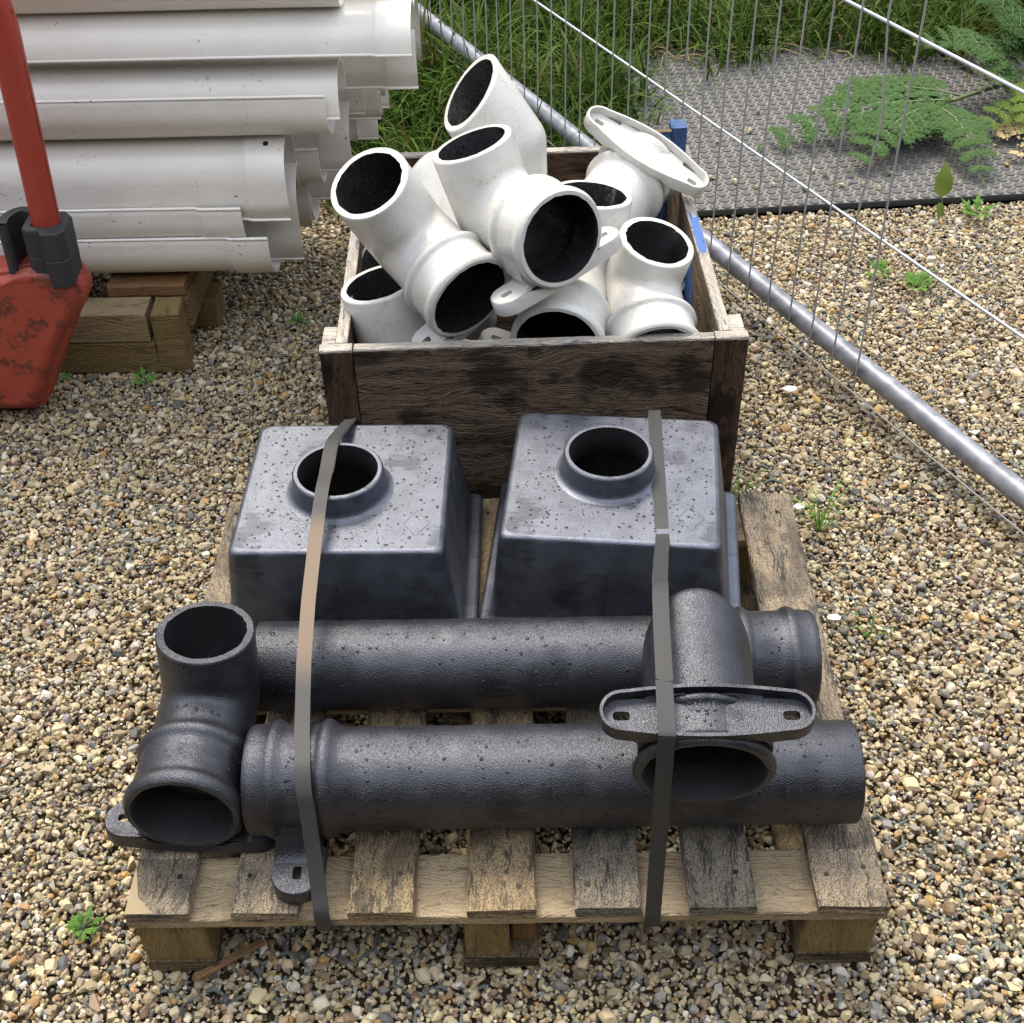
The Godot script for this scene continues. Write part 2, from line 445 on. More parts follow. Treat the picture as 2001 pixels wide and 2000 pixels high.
func stone_mesh(seed_: int, cuts: int, smooth: bool) -> ArrayMesh:
	var r := RandomNumberGenerator.new(); r.seed = seed_
	var sp := []
	var t := (1.0 + sqrt(5.0)) / 2.0
	var base := [Vector3(-1, t, 0), Vector3(1, t, 0), Vector3(-1, -t, 0), Vector3(1, -t, 0), Vector3(0, -1, t), Vector3(0, 1, t), Vector3(0, -1, -t), Vector3(0, 1, -t), Vector3(t, 0, -1), Vector3(t, 0, 1), Vector3(-t, 0, -1), Vector3(-t, 0, 1)]
	var f := [[0, 11, 5], [0, 5, 1], [0, 1, 7], [0, 7, 10], [0, 10, 11], [1, 5, 9], [5, 11, 4], [11, 10, 2], [10, 7, 6], [7, 1, 8], [3, 9, 4], [3, 4, 2], [3, 2, 6], [3, 6, 8], [3, 8, 9], [4, 9, 5], [2, 4, 11], [6, 2, 10], [8, 6, 7], [9, 8, 1]]
	var planes := []
	for k in cuts:
		planes.append([Vector3(r.randfn(), r.randfn(), r.randfn()).normalized(), 0.30 + 0.34 * r.randf()])
	var sh := Vector3(1.0 + 0.35 * r.randf(), 0.62 + 0.2 * r.randf(), 0.75 + 0.3 * r.randf())
	var fix := func(p: Vector3) -> Vector3:
		p = p.normalized()
		for q in planes:
			var dd: float = p.dot(q[0]) - q[1]
			if dd > 0: p -= q[0] * dd
		return p * sh
	for q in f:
		var a: Vector3 = base[q[0]].normalized(); var b: Vector3 = base[q[1]].normalized(); var c: Vector3 = base[q[2]].normalized()
		var ab := (a + b).normalized(); var bc := (b + c).normalized(); var ca := (c + a).normalized()
		for w in [[a, ab, ca], [b, bc, ab], [c, ca, bc], [ab, bc, ca]]:
			sp.append([fix.call(w[0]), fix.call(w[1]), fix.call(w[2])])
	var st := mb()
	for q in sp:
		var flip: bool = (q[1] - q[0]).cross(q[2] - q[0]).dot(q[0] + q[1] + q[2]) < 0
		if flip: tri(st, q[0], q[2], q[1], 0 if smooth else -1)
		else: tri(st, q[0], q[1], q[2], 0 if smooth else -1)
	st.generate_normals(); st.index()
	var am := st.commit()
	am.surface_set_material(0, M.stone)
	return am

func stone_color(r: RandomNumberGenerator) -> Color:
	var pick := r.randf()
	var c: Color
	if pick < 0.40: c = Color(0.64, 0.54, 0.345)
	elif pick < 0.58: c = Color(0.47, 0.375, 0.235)
	elif pick < 0.67: c = Color(0.31, 0.22, 0.135)
	elif pick < 0.715: c = Color(0.52, 0.33, 0.13)
	elif pick < 0.83: c = Color(0.36, 0.345, 0.31)
	elif pick < 0.89: c = Color(0.15, 0.148, 0.145)
	elif pick < 0.98: c = Color(0.76, 0.71, 0.59)
	else: c = Color(0.30, 0.18, 0.13)
	var k := 0.80 + 0.52 * r.randf()
	return Color(c.r * k, c.g * k * (0.96 + 0.08 * r.randf()), c.b * k * (0.9 + 0.2 * r.randf()))

func multi(parent: Node, called: String, mesh: Mesh, xf: Array, cols: Array) -> MultiMeshInstance3D:
	var mm := MultiMesh.new(); mm.transform_format = MultiMesh.TRANSFORM_3D
	mm.use_colors = cols.size() > 0
	mm.mesh = mesh; mm.instance_count = xf.size()
	for i in xf.size():
		mm.set_instance_transform(i, xf[i])
		if cols.size() > 0: mm.set_instance_color(i, cols[i])
	var o := MultiMeshInstance3D.new(); o.multimesh = mm
	o.name = child_name(parent, called) if parent != self else numbered(called)
	parent.add_child(o, true)
	return o

func on_mat(x: float, z: float) -> bool:
	return x > 0.93 and z < -2.15 - 0.07 * (x - 1.0) and z > -3.35

func build_ground():
	sheet("ground", PackedVector3Array([Vector3(-14, -0.03, -14), Vector3(14, -0.03, -14), Vector3(14, -0.03, 6), Vector3(-14, -0.03, 6)]), M.soil, "bare brown earth under the yard")
	sheet("gravel_bed", PackedVector3Array([Vector3(-4, -0.022, -2.7), Vector3(5, -0.022, -2.7), Vector3(5, -0.022, 1.2), Vector3(-4, -0.022, 1.2)]), M.under, "dark grit under the loose gravel")
	var g := thing("gravel", "loose cream, tan and grey flint gravel over the yard", "gravel")
	g.set_meta("kind", "stuff")
	var r := RandomNumberGenerator.new(); r.seed = 77
	var kinds := 10
	var xf := []; var co := []
	for k in kinds: xf.append([]); co.append([])
	var dens := noise(1.2, 3, 12)
	for layer in 5:
		var step: float = [0.0132, 0.0120, 0.018, 0.0092, 0.11][layer]
		var z := -2.62
		while z < 0.42:
			var x0 := -1.35 - (-z) * 0.12; var x1 := 1.5 + (-z) * 0.42
			var x := x0
			while x < x1:
				var px := x + (r.randf() - 0.5) * step * 1.3; var pz := z + (r.randf() - 0.5) * step * 1.3
				x += step
				if on_mat(px, pz): continue
				var edge := -2.12 + 0.12 * dens.get_noise_2d(px, 3.0)
				if px < 0.93 and pz < edge and r.randf() < smoothstep(0.0, 0.45, edge - pz): continue
				var s := 0.0049 + 0.0042 * pow(r.randf(), 1.6)
				if layer == 2: s = 0.0056 + 0.0070 * pow(r.randf(), 2.4)
				if layer == 3: s = 0.0026 + 0.0024 * r.randf()
				elif layer == 4: s = 0.010 + 0.007 * r.randf()
				elif r.randf() < 0.15: s *= 0.7
				var b := Basis(Vector3.UP, r.randf() * TAU) * Basis(Vector3(1, 0, 0.3).normalized(), (r.randf() - 0.5) * 1.3)
				var y: float = [-0.016, -0.009, -0.004, -0.006, -0.004][layer] + (r.randf() - 0.5) * 0.007
				var k := r.randi() % kinds
				xf[k].append(Transform3D(b.scaled(Vector3(s, s, s)), Vector3(px, y, pz)))
				co[k].append(stone_color(r))
			z += step
	for k in kinds:
		var o := multi(g, "gravel_stones", stone_mesh(300 + k, 6 + k % 4, false), xf[k], co[k])
		o.set_meta("kind", "stuff")
	# plastic grid that holds the gravel, showing between the stones here and there
	var gs := mb()
	var cell := 0.036
	for iy in range(-46, 10):
		for ix in range(-30, 48):
			var cx := ix * cell * 1.732 + (cell * 0.866 if iy & 1 else 0.0); var cz := iy * cell * 1.5
			if on_mat(cx, cz): continue
			if dens.get_noise_2d(cx * 1.7 + 30.0, cz * 1.7) < 0.2: continue
			for e in 3:
				var a0 := PI / 6 + e * PI / 3; var a1 := a0 + PI / 3
				var p := Vector3(cx + cos(a0) * cell, -0.0085, cz + sin(a0) * cell); var q := Vector3(cx + cos(a1) * cell, -0.0085, cz + sin(a1) * cell)
				var m2 := (p + q) / 2 + Vector3(0, 0.0, 0)
				tube(gs, [p, p.lerp(m2, 0.5) + Vector3(0, 0.002, 0), m2 + Vector3(0, 0.0005, 0), q], [0.0040, 0.0026, 0.0026, 0.0040], 5, false)
	var go := part(self, "gravel_grid", done(gs), M.grid)
	tag(go, "grey-green plastic honeycomb grid showing between the gravel stones", "ground grid", "", "stuff")

# made-up dark screen out of view, added to keep sky off camera-facing sides
func build_sky_blocker():
	var st := mb()
	var n := noise(1.3, 4, 51)
	var rows := []
	for i in 26:
		var f := i / 25.0
		var row := PackedVector3Array()
		for j in 70:
			var x := -8.0 + 17.0 * j / 69.0
			var y := minf(f * 1.25, 1.0) * 3.4; var z := 2.9 + maxf(0.0, f * 1.25 - 1.0) * 6.0
			var d := n.get_noise_3d(x * 2.0, y * 2.0, z) * 0.35
			row.append(Vector3(x, y - 0.03 + (d if f > 0.75 else 0.0), z + d))
		rows.append(row)
	loft(st, rows, false, 0, Vector3(0, 0.5, -1))
	var o := part(self, "sky_blocker", done(st), M.sky_blocker)
	tag(o, "tall dark evergreen screen added unseen behind the viewer to block sky", "sky_blocker", "", "structure")

# ==================================================================== grass
func clump(seed_: int, blades: int, tall: float, spread: float) -> ArrayMesh:
	var r := RandomNumberGenerator.new(); r.seed = seed_
	var st := mb()
	for b in blades:
		var a := r.randf() * TAU; var root := Vector3(r.randfn() * spread, 0, r.randfn() * spread)
		var L := tall * (0.45 + 0.75 * r.randf()); var lean := 0.15 + 1.15 * r.randf(); var w := 0.0022 + 0.0042 * r.randf()
		var dir := Vector3(cos(a), 0, sin(a)); var sd := Vector3(-sin(a), 0, cos(a))
		var n := 6
		var p := root; var ang := 0.1 + 0.3 * r.randf()
		var shade := 0.75 + 0.5 * r.randf()
		var prev_l := p - sd * w; var prev_r := p + sd * w
		for i in n:
			var f := float(i + 1) / n
			ang += lean * 2.0 / n * (0.4 + f)
			p += (Vector3.UP * cos(ang) + dir * sin(ang)) * L / n
			var ww := w * (1.0 - f * f)
			var l := p - sd * ww; var q := p + sd * ww
			st.set_color(Color(shade, shade, shade))
			tri(st, prev_l, prev_r, q, b); tri(st, prev_l, q, l, b)
			prev_l = l; prev_r = q
	st.generate_normals(); st.index()
	var am := st.commit(); am.surface_set_material(0, M.grass)
	return am

func build_grass():
	var g := thing("grass", "long rough green grass beyond and below the wire fence", "grass")
	g.set_meta("kind", "stuff")
	var r := RandomNumberGenerator.new(); r.seed = 5
	var kinds := 8
	var xf := []; var co := []
	for k in kinds: xf.append([]); co.append([])
	var dn := noise(0.9, 3, 33)
	for i in 4200:
		var x := -1.2 + 4.3 * r.randf(); var z := -2.15 - 3.2 * r.randf()
		if on_mat(x, z) and not (z < -3.1 + 0.16 * dn.get_noise_2d(x * 2.0, 1.0) and r.randf() < 0.7): continue
		if x > 0.78 and x < 0.95 and z > -2.5: continue
		if x > 0.9 and z > -3.0: continue
		if z > -2.3 - 0.15 * dn.get_noise_2d(x * 2.0, 7.0) and r.randf() < 0.8: continue
		var dry := dn.get_noise_2d(x, z) + (0.25 if z < -3.5 else -0.1)
		var c := Color(0.030, 0.066, 0.011).lerp(Color(0.085, 0.135, 0.024), r.randf())
		if r.randf() < clampf(dry * 0.9, 0.04, 0.5): c = Color(0.20, 0.165, 0.07).lerp(Color(0.13, 0.125, 0.045), r.randf())
		var s := 0.65 + 0.6 * r.randf()
		if z > -2.7: s *= 0.75
		var b := Basis(Vector3.UP, r.randf() * TAU) * Basis(Vector3.RIGHT, (r.randf() - 0.5) * 0.7)
		var k := r.randi() % kinds
		xf[k].append(Transform3D(b.scaled(Vector3(s, s, s)), Vector3(x, -0.025, z))); co[k].append(c)
	for k in kinds:
		var o := multi(g, "grass_clumps", clump(900 + k, 14, 0.30, 0.03), xf[k], co[k])
		o.set_meta("kind", "stuff")
	# thatch of dead stalks lying at the back edge of the mat
	var st := mb()
	for i in 420:
		var x := 0.95 + 1.5 * r.randf(); var z := -3.15 - 0.55 * r.randf()
		var a := r.randf() * TAU; var L := 0.05 + 0.14 * r.randf()
		var p := Vector3(x, 0.012 + 0.03 * r.randf(), z)
		tube(st, [p, p + Vector3(cos(a) * L * 0.5, 0.015 * r.randf(), sin(a) * L * 0.3), p + Vector3(cos(a) * L, 0.0, sin(a) * L * 0.6)], [0.0018, 0.0015, 0.0007], 4, false)
	var d := part(g, "dead_stalks", done(st), M.straw); d.set_meta("kind", "stuff")

func build_mat():
	var a := deg_to_rad(4.0)
	var t := thing("rubber_mat", "grey rubber mat with round studs lying beyond the wire fence", "mat", Vector3(0.93, 0, -2.148))
	t.rotation.y = a
	var st := mb()
	var hgt := 0.016; var W := 1.9; var D := 1.12
	var rows := []
	for q in [[0.0, 0.0], [0.0, hgt - 0.003], [0.003, hgt]]:
		var i: float = q[0]; var y: float = q[1]
		rows.append(PackedVector3Array([Vector3(i, y, -i), Vector3(W - i, y, -i), Vector3(W - i, y, -D + i), Vector3(i, y, -D + i)]))
	cap(st, rows[2], Vector3.UP)
	part(t, "mat_sheet", done(st), M.mat, true)
	var se := mb()
	for j in 4:
		var k := (j + 1) % 4
		loft(se, [PackedVector3Array([rows[0][j], rows[0][k]]), PackedVector3Array([rows[1][j], rows[1][k]]), PackedVector3Array([rows[2][j], rows[2][k]])], false, j + 1, (rows[0][j] + rows[0][k]) / 2 - Vector3(W / 2, 0, -D / 2))
	part(t, "mat_rim", done(se), M.mat_edge, true)
	var sm := mb()
	var prof := [[0.0134, 0.0], [0.0130, 0.0022], [0.0120, 0.0033], [0.0090, 0.0036], [0.0080, 0.0028], [0.001, 0.0029]]
	var rr := []
	for q in prof: rr.append(circle(Vector3(0, q[1], 0), Vector3.RIGHT, Vector3.BACK, q[0], 14))
	loft(sm, rr, true, 0, Vector3.UP)
	sm.generate_normals(); sm.index()
	var big := sm.commit(); big.surface_set_material(0, M.stud)
	var sm2 := mb(); rr = []
	for q in [[0.0046, 0.0], [0.004, 0.0018], [0.0005, 0.0023]]: rr.append(circle(Vector3(0, q[1], 0), Vector3.RIGHT, Vector3.BACK, q[0], 8))
	loft(sm2, rr, true, 0, Vector3.UP)
	sm2.generate_normals(); sm2.index()
	var small := sm2.commit(); small.surface_set_material(0, M.stud)
	var xb := []; var xs := []
	var p := 0.0335
	for i in int(W / p):
		for j in int(D / p):
			xb.append(Transform3D(Basis(), Vector3(0.017 + i * p, hgt, -0.017 - j * p)))
			xs.append(Transform3D(Basis(), Vector3(0.017 + (i + 0.5) * p, hgt, -0.017 - (j + 0.5) * p)))
	for o in [multi(t, "stud", big, xb, []), multi(t, "small_stud", small, xs, [])]: o.set_meta("kind", "stuff")

# ==================================================================== pallet
func nail(parent: Node, at: Vector3, r := 0.0035, m: Material = null):
	var st := mb()
	var rr := [circle(at + Vector3(0, -0.002, 0), Vector3.RIGHT, Vector3.BACK, r, 8), circle(at + Vector3(0, 0.0006, 0), Vector3.RIGHT, Vector3.BACK, r * 0.9, 8)]
	loft(st, rr, true, 1); cap(st, rr[1], Vector3.UP)
	part(parent, "nail", done(st), M.nail if m == null else m)

func build_pallet():
	var t := thing("wooden_pallet", "weathered wooden pallet carrying the black ironwork in front", "pallet", Vector3(0.5, 0, -0.415))
	var y := 0.15
	var D := 0.832
	# deck boards: left edge, right edge at the front
	var bs := [[0.001, 0.083, 0.0], [0.139, 0.226, 0.0], [0.292, 0.380, 0.0], [0.449, 0.539, 0.0], [0.590, 0.678, 0.0], [0.739, 0.827, 0.0], [0.907, 0.999, 0.008]]
	var ms := [M.deck, M.deck, M.deck2, M.deck2, M.deck3, M.deck3, M.deck]
	for i in bs.size():
		var b: Array = bs[i]
		var c: float = (b[0] + b[1]) / 2
		var fz: float = [0.0, 0.001, 0.002, 0.001, 0.0, 0.001, 0.002][i] - 0.001
		board(t, "deck_board", Vector3(c, y - 0.010, fz), Vector3(c + b[2], y - 0.010, -D + fz * 3.0 + [-0.0, 0.004, -0.003, 0.0, 0.002, -0.004, -0.005][i]), Vector3.UP, b[1] - b[0], 0.0185, ms[i], 0.0028, 0.0012)
		for zz in [-0.045, -0.42, -0.79]:
			for s in [-0.3, 0.25]:
				if rng.randf() < 0.8: nail(t, Vector3(c + s * (b[1] - b[0]), y, zz + (rng.randf() - 0.5) * 0.03), 0.0028 + 0.0018 * rng.randf(), M.dark if rng.randf() < 0.6 else M.nail)
	for zz in [-0.052, -0.415, -0.782]:
		board(t, "rail", Vector3(-0.002, y - 0.030, zz), Vector3(1.001, y - 0.030, zz), Vector3.UP, 0.098, 0.018, M.rail, 0.002, 0.0008)
	for zz in [-0.052, -0.415, -0.782]:
		for q in [[0.004, 0.096], [0.442, 0.502], [0.896, 0.994]]:
			var c: float = (q[0] + q[1]) / 2
			board(t, "block", Vector3(c, 0.0285, zz), Vector3(c, y - 0.040, zz), Vector3.BACK, q[1] - q[0], 0.092, M.block, 0.003, 0.0008)
	board(t, "block", Vector3(0.522, 0.0265, -0.075), Vector3(0.522, y - 0.041, -0.075), Vector3.BACK, 0.036, 0.092, M.plank, 0.003, 0.0008)
	for q in [[0.004, 0.099], [0.438, 0.542], [0.894, 0.996]]:
		var c: float = (q[0] + q[1]) / 2
		board(t, "bottom_board", Vector3(c, 0.016, -0.003), Vector3(c, 0.016, -D + 0.003), Vector3.UP, q[1] - q[0], 0.0235, M.bottom, 0.004, 0.0015)
	# bare pale wood where the front left corner has split away
	var st := mb()
	cap(st, PackedVector3Array([Vector3(0.0002, 0.1499, -0.074), Vector3(0.0045, 0.1500, -0.050), Vector3(0.011, 0.1500, -0.034), Vector3(0.014, 0.1500, -0.024), Vector3(0.024, 0.1500, -0.017), Vector3(0.027, 0.1500, -0.009), Vector3(0.038, 0.1499, -0.0012), Vector3(0.016, 0.1500, -0.0008), Vector3(0.0005, 0.1500, -0.0008), Vector3(0.0002, 0.1500, -0.035)]), Vector3.UP, 1)
	part(t, "bare_wood_patch", done(st), M.bare)

# ==================================================================== crate
func ply_box(parent: Node, called: String, lo: Vector3, hi: Vector3, m: Material, grain := 0) -> MeshInstance3D:
	# grain: 0 along x, 1 along y, 2 along z
	var c := (lo + hi) / 2; var s := hi - lo
	var st := mb()
	if grain == 0: timber(st, Vector3(lo.x, c.y, c.z), Vector3(hi.x, c.y, c.z), Vector3.BACK, s.y, s.z, 0.0015, 0.0005, 16)
	elif grain == 1: timber(st, Vector3(c.x, lo.y, c.z), Vector3(c.x, hi.y, c.z), Vector3.BACK, s.x, s.z, 0.0015, 0.0005, 12)
	else: timber(st, Vector3(c.x, c.y, hi.z), Vector3(c.x, c.y, lo.z), Vector3.RIGHT, s.y, s.x, 0.0015, 0.0005, 16)
	return part(parent, called, done(st), m, true)

func build_crate():
	var t := thing("plywood_crate", "open dark-stained plywood crate full of white pipe fittings", "crate", Vector3(0.190, 0.0, -0.885))
	t.rotation.y = deg_to_rad(1.58)
	var H := 0.436; var W := 0.726; var D := 0.752
	ply_box(t, "front_panel", Vector3(0.0575, 0.02, -0.019), Vector3(0.6675, H - 0.006, 0), M.ply)
	var fe := ply_box(t, "panel_edge", Vector3(0.0575, H - 0.006, -0.019), Vector3(0.6675, H, 0.0), M.edge)
	fe.set_meta("label", "pale worn top edge of the front panel")
	for q in [[0.0, 0.055], [0.670, W]]:
		ply_box(t, "corner_batten", Vector3(q[0], 0.0, -0.020), Vector3(q[1], H - 0.006, 0.002), M.batten, 1)
		ply_box(t, "batten_end", Vector3(q[0], H - 0.006, -0.020), Vector3(q[1], H + 0.001, 0.002), M.edge, 0)
	ply_box(t, "side_panel", Vector3(0.026, 0.02, -D), Vector3(0.046, H - 0.005, -0.021), M.grey_ply, 2)
	ply_box(t, "panel_edge", Vector3(0.026, H - 0.005, -D), Vector3(0.046, H + 0.001, -0.021), M.edge, 2)
	var sp := ply_box(t, "side_panel", Vector3(0.680, 0.02, -D), Vector3(0.700, H - 0.005, -0.021), M.grey_ply, 2)
	sp.set_meta("label", "right side panel splashed with blue paint")
	ply_box(t, "panel_edge", Vector3(0.680, H - 0.005, -D), Vector3(0.700, H + 0.001, -0.021), M.edge, 2)
	ply_box(t, "outer_batten", Vector3(0.002, 0.0, -0.078), Vector3(0.0245, H - 0.004, -0.0215), M.edge, 1)
	ply_box(t, "outer_batten", Vector3(0.7015, 0.0, -0.078), Vector3(0.724, H - 0.004, -0.0215), M.edge, 1)
	ply_box(t, "outer_batten", Vector3(0.002, 0.0, -D), Vector3(0.0245, H - 0.004, -D + 0.06), M.edge, 1)
	ply_box(t, "outer_batten", Vector3(0.7015, 0.0, -D), Vector3(0.724, H - 0.004, -D + 0.06), M.edge, 1)
	ply_box(t, "back_panel", Vector3(0.0475, 0.02, -D), Vector3(0.6785, H - 0.005, -D + 0.02), M.batten)
	ply_box(t, "panel_edge", Vector3(0.0475, H - 0.005, -D), Vector3(0.6785, H + 0.001, -D + 0.02), M.edge)
	ply_box(t, "floor_panel", Vector3(0.0475, 0.022, -D + 0.021), Vector3(0.6785, 0.036, -0.0205), M.batten)
	# blue painted boards standing in the back right corner
	var p1 := ply_box(t, "corner_post", Vector3(0.640, 0.037, -0.715), Vector3(0.6785, H + 0.048, -0.700), M.blue, 1)
	p1.set_meta("label", "blue painted board in the back right corner")
	ply_box(t, "corner_post", Vector3(0.6795, H + 0.0025, -0.745), Vector3(0.712, H + 0.058, -0.702), M.blue, 1)
	ply_box(t, "worn_post_top", Vector3(0.640, H + 0.0485, -0.715), Vector3(0.6785, H + 0.052, -0.700), M.grey_ply, 0)
	# splashes of blue paint on the inside and the top of the right side: thin films with a ragged rim
	for q in [[-0.36, 0.30, 0.055, 0.16, 0], [-0.36, H + 0.0014, 0.075, 0.0, 1], [-0.47, 0.22, 0.05, 0.14, 0]]:
		var st := mb()
		var row := PackedVector3Array()
		for j in 22:
			var a := TAU * j / 22
			var k := 0.75 + 0.5 * rng.randf()
			if q[4] == 0: row.append(Vector3(0.6792, q[1] + sin(a) * q[3] * k * 0.6, q[0] + cos(a) * q[2] * k))
			else: row.append(Vector3(0.690 + clampf(sin(a) * 0.02, -0.0085, 0.0085), q[1], q[0] + cos(a) * q[2] * k))
		cap(st, row, Vector3.LEFT if q[4] == 0 else Vector3.UP, 0)
		part(t, "paint_splash", done(st), M.blue_splash, true)
	for q in [Vector3(0.028, 0.40, 0.0026), Vector3(0.030, 0.30, 0.0026), Vector3(0.690, 0.39, 0.0026), Vector3(0.705, 0.33, 0.0026), Vector3(0.696, 0.25, 0.0026)]:
		var st := mb()
		var r0 := circle(q - Vector3(0, 0, 0.003), Vector3.RIGHT, Vector3.UP, 0.004, 8); var r1 := circle(q, Vector3.RIGHT, Vector3.UP, 0.0035, 8)
		loft(st, [r0, r1], true, 1); cap(st, r1, Vector3.BACK)
		part(t, "screw_head", done(st), M.dark, true)

# ==================================================================== gutters
# a length of gutter along x from x0 to x1. r: half width, s: straight height of its sides, up: true when it holds water; ref: its lowest point (up) or highest (turned over)
func gutter(label: String, x1: float, zc: float, ref: float, r: float, s: float, up: bool, sock := 0.0, hole := false, x0 := -1.25, tilt := 0.0):
	var yc := ref + r if up else ref - r
	var sg := 1.0 if up else -1.0
	var th := 0.0045
	var t := thing("gutter", label, "gutter", Vector3((x0 + x1) / 2, ref if up else ref - r - s, zc), "cast iron gutters stacked on the timber bearer")
	var st := mb()
	var loop := func(x: float, grow: float) -> PackedVector3Array:
		var a := PackedVector3Array()
		var n := 18
		var dz := tilt * (x1 - x)
		for side in 2:
			var rr: float = r + grow if side == 0 else r + grow - th
			var pts := []
			pts.append(Vector2(rr, s))
			if s > 0.02: pts.append(Vector2(rr, s * 0.5))
			for i in n + 1:
				var an := PI * i / n
				pts.append(Vector2(rr * cos(an), -rr * sin(an)))
			if s > 0.02: pts.append(Vector2(-rr, s * 0.5))
			pts.append(Vector2(-rr, s))
			if side == 1: pts.reverse()
			for q in pts: a.append(Vector3(x, yc + sg * q.y, zc + q.x + dz))
		return a
	var xs := []; var gs := []
	var n := 22
	for i in n + 1:
		xs.append(lerpf(x0, x1 - sock, float(i) / n)); gs.append(0.0)
	if sock > 0:
		xs[-1] = x1 - sock
		xs.append_array([x1 - sock + 0.008, x1 - sock + 0.012, x1 - 0.002, x1]); gs.append_array([0.0045, 0.006, 0.006, 0.0055])
	var rows := []
	for i in xs.size():
		var w := (sin(xs[i] * 7.0 + zc * 40.0) * 0.0007)
		rows.append(loop.call(xs[i], gs[i] + w))
	loft(st, rows, true, 1)
	# lips and end faces
	var half: int = rows[0].size() / 2
	for e in [0, rows.size() - 1]:
		var row: PackedVector3Array = rows[e]
		var a := PackedVector3Array(); var b := PackedVector3Array()
		for j in half: a.append(row[j]); b.append(row[row.size() - 1 - j])
		loft(st, [a, b], false, 5, Vector3.RIGHT if e > 0 else Vector3.LEFT)
	part(t, "gutter_trough", done(st), M["gutter%d" % (taken["gutter"] % 4)])
	# rolled bead along the front lip
	var sb := mb()
	var lip := []
	for i in xs.size(): lip.append(Vector3(xs[i], yc + sg * (s - 0.003), zc + r + gs[i] - 0.001 + tilt * (x1 - xs[i])))
	tube(sb, lip, 0.0032, 8)
	part(t, "lip_bead", done(sb), M.gutter)
	if hole:
		var an := 0.42
		var c := Vector3(x1 - sock * 0.42, yc - sg * (r + 0.0066) * cos(an), zc + (r + 0.0066) * sin(an))
		var nn := Vector3(0, -sg * cos(an), sin(an))
		var sh := mb()
		var r0 := circle(c - nn * 0.004, Vector3.RIGHT, nn.cross(Vector3.RIGHT), 0.0058, 12); var r1 := circle(c, Vector3.RIGHT, nn.cross(Vector3.RIGHT), 0.0058, 12)
		loft(sh, [r0, r1], true, 1); cap(sh, r1, nn)
		part(t, "painted_bolt_hole", done(sh), M.dark)  # black disc on the surface, painted for the dark inside a hole
	return t

